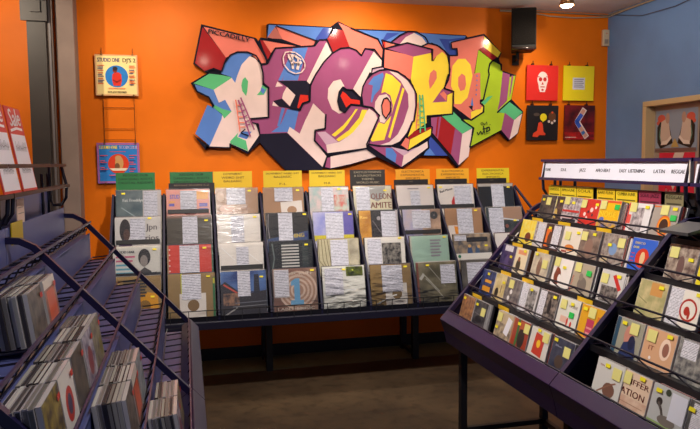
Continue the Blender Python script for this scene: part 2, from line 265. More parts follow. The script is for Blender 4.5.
MURAL_POLYS = [
 ('block','DR',[(0.167,2.718),(0.344,2.485),(0.301,2.376),(0.245,2.398),(0.177,2.37),(0.101,2.436)]),
 ('block','PK',[(0.175,2.722),(0.57,2.64),(0.671,2.469),(0.665,2.442),(0.636,2.442),(0.55,2.514),(0.436,2.533),(0.344,2.485)]),
 ('block','DR',[(0.622,2.63),(0.645,2.631),(0.708,2.53),(0.677,2.471)]),
 ('block','PK',[(0.645,2.631),(0.939,2.592),(0.744,2.575),(0.708,2.532)]),
 ('block','BL',[(0.694,2.757),(1.207,2.753),(1.078,2.648),(0.753,2.747),(0.747,2.744),(0.681,2.655)]),
 ('block','NB',[(1.146,2.75),(1.219,2.75),(1.181,2.667),(1.108,2.647),(1.078,2.655)]),
 ('block','PK',[(0.753,2.747),(1.084,2.64),(1.062,2.604),(0.963,2.595),(0.798,2.648)]),
 ('block','PD',[(0.747,2.744),(0.804,2.648),(0.675,2.649)]),
 ('block','DR',[(1.243,2.745),(1.317,2.736),(1.371,2.599),(1.223,2.551),(1.175,2.655)]),
 ('block','PK',[(1.275,2.799),(1.391,2.753),(1.466,2.739),(1.379,2.75),(1.616,2.67),(1.666,2.588),(1.663,2.522),(1.646,2.503),(1.577,2.587),(1.502,2.586),(1.47,2.532),(1.377,2.585),(1.371,2.599),(1.317,2.736)]),
 ('block','BL',[(1.428,2.743),(1.858,2.744),(2.278,2.729),(2.419,2.728),(2.412,2.709),(2.278,2.674),(2.334,2.614),(2.335,2.558),(2.258,2.556),(2.198,2.61),(2.079,2.655),(2.001,2.628),(1.666,2.606),(1.616,2.673)]),
 ('block','NB',[(1.698,2.729),(1.807,2.73),(1.692,2.666),(1.656,2.663)]),
 ('block','NB',[(2.172,2.697),(2.265,2.695),(2.412,2.717),(2.405,2.702),(2.265,2.676),(2.285,2.612),(2.334,2.614),(2.335,2.558),(2.265,2.557),(2.225,2.611)]),
 ('block','PU',[(1.73,2.65),(1.807,2.706),(1.884,2.745),(1.962,2.741),(1.923,2.722),(1.865,2.696),(1.819,2.628)]),
 ('block','WH',[(1.813,2.64),(1.865,2.699),(1.942,2.738),(2.014,2.704),(2.056,2.654),(2.001,2.622),(1.884,2.643)]),
 ('block','PK',[(1.656,2.665),(1.8,2.631),(1.679,2.594)]),
 ('block','RD',[(1.647,2.665),(1.685,2.654),(1.681,2.6),(1.663,2.599)]),
 ('first','WH',[(0.538,2.502),(0.584,2.48),(0.618,2.435),(0.634,2.367),(0.632,2.268),(0.675,2.246),(0.671,2.011),(0.528,2.003),(0.522,1.995),(0.562,1.96),(0.573,1.949),(0.601,1.867),(0.505,1.733),(0.361,1.798),(0.358,1.767),(0.195,1.775),(0.298,2.028),(0.304,2.022),(0.379,2.057),(0.33,2.149),(0.28,2.125),(0.241,2.227),(0.385,2.327),(0.413,2.285),(0.429,2.343),(0.468,2.432),(0.504,2.484)]),
 ('first','BL',[(0.307,2.371),(0.331,2.44),(0.378,2.498),(0.436,2.529),(0.516,2.531),(0.573,2.517),(0.527,2.496),(0.468,2.432),(0.431,2.343),(0.413,2.285),(0.38,2.333),(0.306,2.356)]),
 ('first','GR',[(0.085,2.276),(0.21,2.354),(0.306,2.345),(0.374,2.332),(0.385,2.323),(0.241,2.227)]),
 ('first','BL',[(0.085,2.27),(0.241,2.227),(0.28,2.123),(0.33,2.149),(0.379,2.057),(0.311,2.074),(0.238,2.108),(0.2,2.172),(0.111,2.212)]),
 ('first','GR',[(0.238,2.11),(0.311,2.074),(0.381,2.057),(0.318,1.997),(0.301,2.036),(0.23,2.088)]),
 ('first','BL',[(0.189,2.107),(0.232,2.088),(0.304,2.028),(0.298,1.994),(0.199,1.78),(0.087,1.876)]),
 ('first','GR',[(0.494,2.333),(0.517,2.301),(0.509,2.22),(0.499,2.18),(0.469,2.22),(0.462,2.265),(0.473,2.312)]),
 ('first','GR',[(0.632,2.274),(0.673,2.246),(0.643,2.193),(0.584,2.189),(0.614,2.222)]),
 ('first','BL',[(0.624,2.254),(0.657,2.234),(0.64,2.199),(0.616,2.222)]),
 ('first','GR',[(0.427,1.884),(0.362,1.815),(0.364,1.798),(0.505,1.736),(0.489,1.821),(0.42,1.85)]),
 ('first','BL',[(0.456,1.896),(0.537,1.893),(0.495,1.832),(0.426,1.853)]),
 ('second','PU',[(0.677,2.443),(0.744,2.571),(1.071,2.599),(1.108,2.647),(1.175,2.651),(1.217,2.55),(1.062,2.356),(0.995,2.31),(1.03,2.27),(1.023,2.148),(1.053,2.128),(1.155,2.034),(1.147,1.915),(1.065,1.903),(1.058,1.819),(1.163,1.685),(1.125,1.597),(0.832,1.881),(0.607,1.875),(0.596,1.925),(0.591,1.955),(0.527,1.966),(0.533,1.995),(0.68,2.008),(0.685,2.252),(0.639,2.286),(0.636,2.436)]),
 ('second','NV',[(0.607,1.873),(0.826,1.885),(1.131,1.591),(1.118,1.567),(0.815,1.576),(0.605,1.803)]),
 ('second','BL',[(0.891,2.575),(1.013,2.585),(0.925,2.315),(0.798,2.312)]),
 ('second','BL',[(0.861,2.511),(0.884,2.5),(0.792,2.312),(0.762,2.311)]),
 ('second','BL',[(0.835,2.079),(0.931,2.072),(0.886,1.893),(0.695,1.888),(0.761,1.935),(0.78,1.961)]),
 ('second','BL',[(0.788,2.09),(0.814,2.085),(0.767,1.938),(0.747,1.938)]),
 ('second','WH',[(1.053,2.128),(1.155,2.034),(1.148,1.925),(1.068,1.908),(1.058,1.817),(1.16,1.687),(1.125,1.597),(0.832,1.885),(0.851,1.934),(0.934,1.877),(1.003,2.033),(0.988,1.992)]),
 ('second','NV',[(0.762,2.308),(1.001,2.315),(1.031,2.273),(1.023,2.148),(0.968,2.127),(0.941,2.069),(0.854,2.097),(0.903,2.197),(0.833,2.26)]),
 ('second','NV',[(0.718,2.144),(0.789,2.164),(0.857,2.097),(0.853,2.085),(0.77,2.096)]),
 ('second','WH',[(0.833,2.26),(0.903,2.194),(0.856,2.103),(0.792,2.166),(0.802,2.207)]),
 ('second','WH',[(0.756,2.303),(0.803,2.266),(0.739,2.259)]),
 ('second','WH',[(0.718,2.14),(0.762,2.098),(0.71,2.107)]),
 ('second','RD',[(0.945,2.198),(1.009,2.195),(1.011,2.151),(0.958,2.133),(0.931,2.086),(0.917,2.091)]),
 ('second','WH',[(1.171,2.637),(1.217,2.55),(1.13,2.454),(1.074,2.376),(1.025,2.287),(1.001,2.31)]),
 ('third','PU',[(1.074,2.356),(1.142,2.463),(1.217,2.539),(1.291,2.582),(1.365,2.594),(1.427,2.572),(1.427,2.568),(1.47,2.532),(1.502,2.586),(1.58,2.569),(1.539,2.5),(1.392,2.246),(1.374,2.228),(1.372,2.114),(1.561,2.092),(1.618,2.032),(1.618,2.022),(1.51,1.758),(1.169,1.714),(1.067,1.822),(1.074,1.905),(1.15,1.921),(1.155,2.034),(1.053,2.128),(1.023,2.146),(1.031,2.275)]),
 ('third','WH',[(1.58,2.569),(1.649,2.495),(1.646,2.449),(1.563,2.429),(1.557,2.387),(1.544,2.399),(1.487,2.296),(1.461,2.181),(1.392,2.246),(1.539,2.5)]),
 ('third','WH',[(1.158,1.783),(1.27,1.807),(1.357,1.861),(1.459,1.964),(1.446,1.982),(1.536,2.092),(1.618,2.032),(1.618,2.02),(1.508,1.758),(1.169,1.714)]),
 ('third','LV',[(1.08,1.889),(1.153,1.894),(1.263,1.807),(1.158,1.783)]),
 ('third','YE',[(1.206,1.867),(1.308,1.949),(1.384,2.036),(1.416,2.084),(1.437,2.085),(1.397,2.03),(1.352,1.961),(1.308,1.908),(1.235,1.852)]),
 ('third','YE',[(1.245,1.829),(1.358,1.909),(1.447,2.012),(1.472,2.079),(1.52,2.079),(1.472,1.982),(1.395,1.891),(1.357,1.861),(1.267,1.811)]),
 ('third','WH',[(1.288,2.33),(1.321,2.275),(1.274,2.22),(1.263,2.125),(1.322,2.06),(1.272,2.044),(1.211,2.082),(1.175,2.171),(1.182,2.254),(1.226,2.314)]),
 ('third','NV',[(1.306,2.268),(1.336,2.247),(1.386,2.244),(1.392,2.246),(1.461,2.177),(1.458,2.117),(1.373,2.126),(1.366,2.108),(1.322,2.057),(1.283,2.077),(1.261,2.149),(1.274,2.226)]),
 ('third','RD',[(1.305,2.23),(1.33,2.215),(1.375,2.168),(1.46,2.157),(1.454,2.157),(1.454,2.127),(1.46,2.121),(1.36,2.12),(1.335,2.096),(1.286,2.191)]),
 ('plate','WH',[(1.194,1.685),(1.514,1.746),(1.605,1.684),(1.368,1.621),(1.189,1.586)]),
 ('plate','PU',[(1.166,1.675),(1.194,1.681),(1.193,1.586),(1.146,1.597)]),
 ('fifth','PK',[(1.678,2.588),(1.938,2.541),(1.922,2.374),(1.902,2.34),(1.793,2.413),(1.671,2.438)]),
 ('fifth','PU',[(1.685,2.6),(1.877,2.648),(2.095,2.601),(2.095,2.572),(1.935,2.536)]),
 ('fifth','LV',[(1.563,2.423),(1.662,2.437),(1.671,2.42),(1.563,2.381)]),
 ('fifth','PK',[(2.001,2.622),(2.066,2.651),(2.145,2.636),(2.212,2.592),(2.254,2.538),(2.198,2.585),(2.145,2.547),(2.108,2.503),(2.103,2.601)]),
 ('fifth','YE',[(1.935,2.536),(2.095,2.572),(2.099,2.503),(2.119,2.503),(2.145,2.547),(2.198,2.585),(2.241,2.55),(2.258,2.476),(2.265,2.446),(2.252,2.347),(2.212,2.265),(2.172,2.219),(2.108,2.147),(2.242,2.157),(2.246,2.214),(2.295,2.236),(2.29,2.055),(2.092,2.039),(2.053,2.032),(2.053,1.97),(1.96,1.911),(1.881,1.849),(1.934,1.988),(1.958,2.218),(1.909,2.34)]),
 ('fifth','PK',[(2.119,2.43),(2.145,2.412),(2.148,2.357),(2.119,2.307),(2.082,2.261),(2.073,2.331),(2.086,2.399)]),
 ('fifth','PU',[(2.199,2.268),(2.295,2.242),(2.242,2.214),(2.242,2.157),(2.108,2.147)]),
 ('fifth','PK',[(2.175,2.222),(2.212,2.247),(2.242,2.214),(2.236,2.16)]),
 ('fifth','YE',[(1.901,1.827),(2.095,1.921),(2.092,1.864),(1.885,1.741)]),
 ('fifth','DR',[(1.941,1.901),(2.092,1.936),(2.099,1.923),(1.897,1.827),(1.881,1.839)]),
 ('fifth','PK',[(1.862,1.843),(1.897,1.827),(1.881,1.74),(1.816,1.775)]),
 ('fourth','PU',[(1.479,2.139),(1.467,2.199),(1.48,2.271),(1.512,2.332),(1.563,2.381),(1.627,2.411),(1.703,2.42),(1.78,2.404),(1.857,2.363),(1.922,2.291),(1.954,2.218),(1.954,2.12),(1.934,1.988),(1.921,1.985),(1.882,1.898),(1.816,1.812),(1.738,1.775),(1.622,1.776),(1.533,1.791),(1.618,2.007),(1.624,2.029),(1.561,2.094),(1.485,2.113)]),
 ('fourth','WH',[(1.716,2.408),(1.793,2.392),(1.883,2.327),(1.941,2.243),(1.948,2.12),(1.928,1.988),(1.915,1.985),(1.869,1.886),(1.803,1.81),(1.725,1.778),(1.622,1.778),(1.713,1.806),(1.79,1.873),(1.843,1.972),(1.889,2.107),(1.883,2.217),(1.818,2.326)]),
 ('fourth','BL',[(1.527,2.294),(1.576,2.357),(1.658,2.395),(1.667,2.371),(1.632,2.256),(1.581,2.201),(1.561,2.14),(1.549,2.146),(1.569,2.285)]),
 ('fourth','YE',[(1.684,2.39),(1.741,2.373),(1.821,2.302),(1.805,2.247),(1.753,2.106),(1.72,1.987),(1.668,1.824),(1.559,1.81),(1.546,1.825),(1.624,1.983),(1.662,2.02),(1.644,2.226)]),
 ('fourth','YE',[(1.833,2.271),(1.853,2.26),(1.722,1.837),(1.702,1.849)]),
 ('fourth','PU',[(1.676,2.232),(1.725,2.203),(1.746,2.118),(1.733,2.032),(1.668,1.959),(1.624,1.973),(1.574,2.092),(1.574,2.152),(1.613,2.207)]),
 ('fourth','WH',[(1.689,2.214),(1.625,2.201),(1.589,2.147),(1.584,2.092),(1.624,2.026),(1.63,1.977),(1.668,1.969),(1.707,2.02),(1.733,2.106),(1.721,2.178)]),
 ('fourth','PK',[(1.695,2.184),(1.723,2.142),(1.723,2.069),(1.682,2.005),(1.652,2.044),(1.643,2.117),(1.663,2.172)]),
 ('plate','PU',[(1.533,1.778),(1.738,1.76),(1.842,1.688),(1.822,1.589)]),
 ('plate','LV',[(1.725,1.765),(1.881,1.731),(1.986,1.768),(1.842,1.686)]),
 ('plate','BL',[(1.68,1.757),(1.738,1.753),(1.777,1.699),(1.767,1.627),(1.68,1.677)]),
 ('plate','WH',[(1.842,1.688),(2.059,1.811),(2.066,1.759),(1.822,1.587)]),
 ('block','NB',[(2.092,1.851),(2.26,1.685),(2.026,1.69),(2.072,1.747),(2.066,1.805)]),
 ('block','BL',[(2.072,1.768),(2.132,1.689),(2.026,1.69)]),
 ('sixth','PK',[(2.275,2.661),(2.586,2.736),(2.589,2.637),(2.535,2.61),(2.495,2.386),(2.495,2.407),(2.556,2.409),(2.558,2.171),(2.586,2.121),(2.47,2.004),(2.304,2.118),(2.292,2.242),(2.223,2.278),(2.259,2.402),(2.262,2.55),(2.339,2.559),(2.332,2.62),(2.285,2.612)]),
 ('sixth','YE',[(2.591,2.731),(2.751,2.595),(2.721,2.548),(2.589,2.637)]),
 ('sixth','DR',[(2.537,2.618),(2.585,2.638),(2.724,2.548),(2.673,2.522)]),
 ('sixth','YE',[(2.285,2.382),(2.292,2.465),(2.345,2.528),(2.413,2.53),(2.461,2.481),(2.481,2.386),(2.475,2.357),(2.461,2.295),(2.435,2.194),(2.374,2.137),(2.313,2.136),(2.306,2.242),(2.279,2.291)]),
 ('sixth','PK',[(2.38,2.402),(2.413,2.381),(2.421,2.306),(2.407,2.262),(2.367,2.249),(2.346,2.293),(2.346,2.367)]),
 ('sixth','YE',[(2.469,2.067),(2.586,2.118),(2.579,2.07),(2.47,2.006)]),
 ('sixth','NV',[(2.445,2.117),(2.483,2.126),(2.545,2.097),(2.483,2.079)]),
 ('sixth','LG',[(2.537,2.61),(2.666,2.522),(2.628,2.435),(2.639,2.401),(2.581,2.173),(2.558,2.173),(2.556,2.409),(2.495,2.407),(2.502,2.395)]),
 ('sixth','LG',[(2.68,2.516),(2.745,2.488),(2.757,2.436),(2.771,2.429),(2.764,2.363),(2.897,2.397),(2.857,2.187),(2.836,2.168),(2.725,2.078),(2.732,2.065),(2.795,2.065),(2.764,1.912),(2.464,1.765),(2.495,1.924),(2.395,2.002),(2.47,1.996),(2.589,2.07),(2.581,2.168),(2.643,2.401),(2.639,2.423),(2.652,2.492)]),
 ('sixth','GR',[(2.678,2.214),(2.599,2.131),(2.565,2.152),(2.592,2.171),(2.627,2.203)]),
 ('sixth','PU',[(2.771,2.424),(2.843,2.402),(2.815,2.171),(2.722,2.081),(2.742,2.16)]),
 ('sixth','PU',[(2.858,2.396),(2.877,2.393),(2.851,2.238),(2.836,2.193)]),
 ('sixth','PK',[(2.503,2.405),(2.55,2.415),(2.565,2.095),(2.483,2.084)]),
 ('sixth','BL',[(2.48,2.201),(2.491,2.12),(2.466,2.129)]),
 ('sixth','GR',[(2.836,2.164),(2.969,2.071),(2.887,2.0),(2.799,2.059),(2.732,2.069)]),
 ('sixth','WH',[(2.887,2.0),(2.966,2.06),(2.924,1.884),(2.842,1.823)]),
 ('sixth','PU',[(2.795,2.065),(2.887,2.0),(2.842,1.823),(2.761,1.912)]),
 ('sixth','GR',[(2.293,2.076),(2.381,1.997),(2.481,1.927),(2.386,1.876),(2.192,2.03),(2.3,2.043)]),
 ('sixth','WH',[(2.386,1.876),(2.48,1.924),(2.447,1.678),(2.351,1.599)]),
 ('sixth','PU',[(2.314,1.93),(2.386,1.876),(2.351,1.599),(2.278,1.698)]),
 ('sixth','DR',[(2.188,2.026),(2.318,1.93),(2.278,1.695),(2.156,1.83)]),
 ('sixth','PU',[(2.092,2.016),(2.188,2.026),(2.156,1.83),(2.099,1.892)]),
 ('sixth','DR',[(2.152,2.021),(2.166,2.021),(2.148,1.849),(2.132,1.861)]),
]
MURAL_STROKES = [
 ('K',0.0109,[(0.307,2.371),(0.331,2.44),(0.378,2.503),(0.436,2.531),(0.516,2.533),(0.585,2.506),(0.621,2.447),(0.638,2.367),(0.639,2.286),(0.682,2.252),(0.678,2.01),(0.528,1.998),(0.539,1.966),(0.591,1.955),(0.602,1.867)]),
 ('K',0.0101,[(0.588,2.641),(0.671,2.469),(0.665,2.44),(0.636,2.436)]),
 ('K',0.0101,[(0.605,2.618),(0.635,2.564),(0.677,2.469)]),
 ('K',0.0101,[(0.63,2.441),(0.677,2.443),(0.744,2.571),(1.071,2.6),(1.111,2.649),(1.175,2.653),(1.223,2.547)]),
 ('K',0.0118,[(0.847,2.091),(0.941,2.072),(0.968,2.127),(1.023,2.146),(1.031,2.275),(1.074,2.362),(1.142,2.464),(1.217,2.542),(1.291,2.585),(1.365,2.595),(1.427,2.574),(1.47,2.532),(1.502,2.589),(1.583,2.587),(1.653,2.5),(1.663,2.588),(1.616,2.673),(1.379,2.756)]),
 ('K',0.0084,[(0.681,2.65),(0.951,2.595)]),
 ('K',0.0084,[(0.753,2.75),(1.084,2.642),(1.065,2.604)]),
 ('K',0.0109,[(1.662,2.452),(1.671,2.594),(1.877,2.65),(2.108,2.601),(2.102,2.503)]),
 ('K',0.0101,[(1.662,2.447),(1.563,2.425),(1.557,2.381)]),
 ('K',0.0118,[(1.479,2.118),(1.467,2.199),(1.48,2.271),(1.512,2.332),(1.563,2.381),(1.627,2.412),(1.703,2.423),(1.78,2.406),(1.857,2.366),(1.922,2.294),(1.958,2.218),(1.958,2.12),(1.937,1.988),(1.921,1.978),(1.882,1.892),(1.816,1.809),(1.738,1.775),(1.622,1.773),(1.521,1.788)]),
 ('K',0.0109,[(2.001,2.622),(2.066,2.652),(2.145,2.64),(2.218,2.592),(2.258,2.538),(2.262,2.464),(2.268,2.433),(2.255,2.347),(2.212,2.268),(2.212,2.272),(2.303,2.245),(2.293,2.049),(2.092,2.033),(2.053,2.031)]),
 ('K',0.0101,[(2.05,1.967),(2.106,1.933),(2.095,1.861),(1.881,1.731),(1.816,1.775)]),
 ('K',0.0118,[(1.47,2.113),(1.561,2.098),(1.624,2.032),(1.62,2.02),(1.51,1.788),(1.514,1.752),(1.369,1.726),(1.169,1.703),(1.058,1.817),(1.064,1.905),(1.15,1.919),(1.158,2.04)]),
 ('K',0.0118,[(1.514,1.746),(1.609,1.68)]),
 ('K',0.0109,[(1.163,1.685),(1.128,1.594)]),
 ('K',0.0135,[(2.092,1.855),(2.092,1.867)]),
 ('K',0.0135,[(2.092,1.867),(2.344,1.594)]),
 ('K',0.0118,[(2.066,1.818),(2.072,1.755),(2.013,1.706),(1.822,1.586)]),
 ('K',0.0118,[(2.304,2.08),(2.47,1.996),(2.589,2.07),(2.59,2.121),(2.558,2.145),(2.558,2.171),(2.585,2.176),(2.64,2.401),(2.632,2.429),(2.645,2.492),(2.675,2.522)]),
 ('K',0.0118,[(2.415,2.016),(2.378,1.999),(2.495,1.927),(2.457,1.757)]),
 ('K',0.0118,[(2.84,2.168),(2.718,2.065)]),
 ('K',0.0101,[(0.085,2.27),(0.109,2.212),(0.2,2.168),(0.238,2.102),(0.226,2.085)]),
 ('K',0.0101,[(1.73,2.65),(1.807,2.709),(1.884,2.747),(1.962,2.745),(2.04,2.702),(2.066,2.657)]),
 ('K',0.0101,[(2.093,2.655),(2.172,2.627),(2.225,2.586),(2.262,2.553),(2.339,2.557),(2.333,2.616),(2.285,2.612),(2.275,2.667)]),
 ('K',0.0109,[(2.262,2.553),(2.263,2.381),(2.252,2.39),(2.219,2.278)]),
 ('K',0.0093,[(1.647,2.667),(1.8,2.634),(1.672,2.594),(1.647,2.667)]),
 ('K',0.0093,[(1.695,2.184),(1.723,2.142),(1.723,2.069),(1.682,2.005),(1.652,2.044),(1.643,2.117),(1.663,2.172),(1.695,2.184)]),
 ('K',0.0135,[(2.721,2.547),(2.679,2.522),(2.756,2.489),(2.756,2.438)]),
 ('K',0.0109,[(0.301,2.373),(0.245,2.394),(0.177,2.368)]),
 ('K',0.0101,[(1.306,2.268),(1.336,2.247),(1.386,2.244),(1.392,2.246),(1.461,2.177)]),
 ('K',0.0101,[(1.458,2.117),(1.373,2.124),(1.366,2.108),(1.322,2.057),(1.279,2.077),(1.261,2.149),(1.274,2.226),(1.306,2.268)]),
 ('K',0.0135,[(0.361,1.798),(0.361,1.763)]),
 ('K',0.0084,[(0.45,1.884),(0.485,1.914)]),
 ('K',0.0101,[(0.45,1.881),(0.513,1.858)]),
 ('PO',0.0093,[(0.413,2.15),(0.442,1.893)]),
 ('PU',0.0109,[(0.433,2.148),(0.525,1.853)]),
 ('PU',0.0109,[(0.453,2.168),(0.558,1.908)]),
 ('PO',0.0076,[(0.42,2.106),(0.447,2.106)]),
 ('PO',0.0076,[(0.427,2.058),(0.457,2.058)]),
 ('PO',0.0076,[(0.432,2.012),(0.47,2.012)]),
 ('PO',0.0076,[(0.437,1.966),(0.481,1.966)]),
 ('PO',0.0076,[(0.436,1.931),(0.486,1.931)]),
 ('PU',0.0084,[(0.449,2.11),(0.472,2.122)]),
 ('PU',0.0084,[(0.462,2.058),(0.489,2.07)]),
 ('PU',0.0084,[(0.476,2.012),(0.503,2.026)]),
 ('PU',0.0084,[(0.49,1.972),(0.518,1.983)]),
 ('PU',0.0084,[(0.486,1.943),(0.527,1.954)]),
 ('GR',0.0109,[(1.987,2.213),(1.993,1.886)]),
 ('GR',0.0109,[(2.013,2.213),(2.039,1.901)]),
 ('PO',0.0084,[(1.974,2.145),(1.954,1.917)]),
 ('GR',0.0084,[(1.987,2.176),(2.017,2.176)]),
 ('GR',0.0084,[(1.987,2.121),(2.022,2.123)]),
 ('GR',0.0084,[(1.987,2.069),(2.026,2.072)]),
 ('GR',0.0084,[(1.987,2.016),(2.029,2.02)]),
 ('GR',0.0084,[(1.989,1.973),(2.033,1.975)]),
 ('GR',0.0084,[(1.992,1.929),(2.037,1.933)]),
 ('PO',0.0067,[(1.971,2.09),(1.989,2.09)]),
 ('PO',0.0067,[(1.967,2.034),(1.989,2.034)]),
 ('PO',0.0067,[(1.96,1.997),(1.989,1.997)]),
 ('PO',0.0067,[(1.958,1.954),(1.989,1.954)]),
 ('BL',0.0093,[(2.522,2.389),(2.522,2.377)]),
 ('BL',0.0093,[(2.521,2.352),(2.521,2.339)]),
 ('BL',0.0093,[(2.52,2.308),(2.52,2.296)]),
 ('BL',0.0093,[(2.518,2.268),(2.518,2.255)]),
 ('BL',0.0093,[(2.515,2.227),(2.515,2.214)]),
 ('K',0.0076,[(2.525,1.893),(2.539,1.868),(2.56,1.899),(2.574,1.871),(2.591,1.906)]),
 ('K',0.0084,[(2.587,1.947),(2.597,1.88)]),
 ('K',0.0076,[(2.58,1.918),(2.622,1.927)]),
 ('K',0.0084,[(2.615,1.931),(2.642,1.935),(2.649,1.912),(2.615,1.893),(2.624,1.927)]),
 ('K',0.0042,[(2.559,1.969),(2.573,1.978),(2.587,1.963),(2.573,1.952),(2.559,1.965)]),
 ('K',0.0042,[(2.591,1.973),(2.597,1.953),(2.618,1.982),(2.621,1.956)]),
 ('K',0.0034,[(2.642,1.956),(2.656,1.96)]),
 ('K',0.0034,[(2.594,1.871),(2.65,1.887)]),
 ('WH',0.0084,[(0.825,2.539),(0.805,2.498),(0.812,2.44),(0.853,2.389),(0.906,2.367),(0.954,2.379),(0.984,2.415),(0.985,2.456),(0.956,2.508),(0.909,2.538),(0.861,2.546),(0.825,2.539)]),
 ('WH',0.0168,[(0.849,2.511),(0.872,2.471),(0.883,2.442),(0.886,2.407)]),
 ('WH',0.0202,[(0.955,2.467),(0.931,2.443),(0.922,2.402)]),
 ('WH',0.0109,[(0.869,2.506),(0.902,2.512),(0.928,2.49),(0.928,2.461),(0.901,2.456),(0.884,2.483),(0.884,2.506)]),
 ('WH',0.0101,[(0.843,2.516),(0.861,2.52),(0.902,2.518),(0.955,2.481)]),
]
# ---------------- graffiti mural on the back wall ----------------
PAINT = dict(DR=(150, 22, 28), PK=(218, 116, 102), PD=(176, 100, 92), BL=(82, 122, 196), NB=(52, 72, 158), PU=(148, 74, 118), WH=(222, 198, 196),
             RD=(205, 42, 28), GR=(86, 178, 122), NV=(17, 14, 38), LV=(196, 160, 184), YE=(238, 208, 62), LG=(160, 186, 34), K=(14, 13, 32), PO=(222, 120, 100))
mural = thing('graffiti_mural', 'large cut-out graffiti mural of multicoloured block letters on the orange wall', 'mural', (1.5, -.017, 1.55))
def mshift(p): return [(q[0]-1.5, q[1]-1.55) for q in p]
b = MB(); b.prism(mshift(MURAL_BOARD), -.03, -.004, mat(PAINT['K'], .8, spec=.2)); b.build('backing_board', mural)
GL = {'block': ('painted_block', 'salmon, red and blue blocks behind the letters'), 'first': ('painted_letter', 'white and blue letter R'), 'second': ('painted_letter', 'purple letter E with a white leg and navy shadow'),
      'third': ('painted_letter', 'purple letter C with yellow stripes'), 'fourth': ('painted_letter', 'rounded striped letter O'), 'fifth': ('painted_letter', 'yellow letter R over a salmon block'),
      'sixth': ('painted_letter', 'yellow and lime letter D with green ends'), 'plate': ('painted_shadow_block', 'pale slabs under the letters')}
GB = {}
for i, (g, c, p) in enumerate(MURAL_POLYS):
    GB.setdefault(g, MB()).face(mshift(p), -.0302-.00012*i, mat(PAINT[c], .8, var=.04, scale=6, spec=.25, coat=.14))
for g, mb in GB.items(): mb.build(GL[g][0], mural)['label'] = GL[g][1]
b = MB()
for i, (c, wd, p) in enumerate(MURAL_STROKES): b.stroke(mshift(p), wd*1.12, -.0302-.00012*len(MURAL_POLYS)-.00005*i, mat(PAINT[c], .8, spec=.2))
b.text('PICCADILLY', .368-1.5, 2.640-1.55, .05, -.0505, mat(PAINT['K'], .4), width=.33, rot=-.19, bold=.004)
b.build('painted_outline', mural)

# ---------------- record covers ----------------
def A(u, a): return u*a
def paint_cover(b, art, W, H, y0=-.0006, x0=None, rough=.45, step=.0003):
    """art: list of marks on a W x H front face; x from -W/2, z from 0"""
    y = y0
    X = lambda u: -W/2+u*W
    for e in art:
        k = e[0]
        if k == 'r': b.rect(X(e[1]), e[2]*H, X(e[3]), e[4]*H, y, mat(e[5], rough))
        elif k == 'n': b.rect(X(e[1]), e[2]*H, X(e[3]), e[4]*H, y, mat(e[5], rough, rgb2=e[6], scale=e[7] if len(e) > 7 else 30))
        elif k == 's': b.rect(X(e[1]), e[2]*H, X(e[3]), e[4]*H, y, sheet_mat(28 if W > .2 else 70))
        elif k == 'd': b.disc(X(e[1]), e[2]*H, e[3]*W, y, mat(e[4], rough))
        elif k == 'e': b.disc(X(e[1]), e[2]*H, e[3]*W, y, mat(e[5], rough), rz=e[4]*H)
        elif k == 'p': b.face([(X(u), v*H) for u, v in e[1]], y, mat(e[2], rough))
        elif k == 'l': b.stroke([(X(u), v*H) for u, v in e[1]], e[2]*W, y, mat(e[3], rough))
        elif k == 't': b.text(e[1], X(e[2]), e[3]*H, e[4]*H, y, mat(e[5], rough), width=(e[6]*W if len(e) > 6 and e[6] else None), rot=(e[7] if len(e) > 7 else 0), bold=.0024 if W > .2 else .0012)
        y -= step
KR = (176, 134, 96); WT = (232, 226, 222); BK = (26, 23, 24); KD = (150, 122, 74)
def person_art(cx, cz, h, skin, hair, top):
    return [('e', cx, cz+h*.36, h*.09, h*.12, hair), ('e', cx, cz+h*.33, h*.07, h*.10, skin),
            ('p', [(cx-h*.22, cz-h*.4), (cx-h*.2, cz+h*.12), (cx-h*.08, cz+h*.22), (cx+h*.08, cz+h*.22), (cx+h*.2, cz+h*.12), (cx+h*.22, cz-h*.4)], top)]
def sleeve_record(label, loc, base, art, lean, group, info=None, sticker=None, tabstrip=None, plastic=True, rz=0, noise=None, name='record_sleeve'):
    t = thing(name, label, 'record', loc, (-lean, 0, rz), group)
    b = MB(); M = mat(base, .5, rgb2=noise, scale=14) if noise else mat(base, .5, var=.04, scale=6)
    b.box((-.1575, 0, 0), (.1575, .004, .315), M)
    paint_cover(b, art, .315, .315); b.build('cover', t)
    if info:
        q = MB(); q.box((-.1575+info[0]*.315, -.0052, info[1]*.315), (-.1575+info[2]*.315, -.0045, info[3]*.315), sheet_mat()); q.build('info_sheet', t)
    if sticker is not None:
        q = MB(); q.box((-.1575+sticker[0]*.315-.013, -.0078, sticker[1]*.315-.006), (-.1575+sticker[0]*.315+.013, -.0068, sticker[1]*.315+.006), mat((238, 220, 40), .5)); q.build('price_sticker', t)
    if plastic:
        q = MB(); q.box((-.1615, -.0066, 0), (.1615, .0052, .3205), clear_mat()); q.build('plastic_sleeve', t)
    if tabstrip:
        q = MB(); q.box((-.150, -.0105, tabstrip*.315), (.150, -.0085, tabstrip*.315+.03), mat((20, 18, 20), .5)); q.build('black_title_strip', t)
    return t

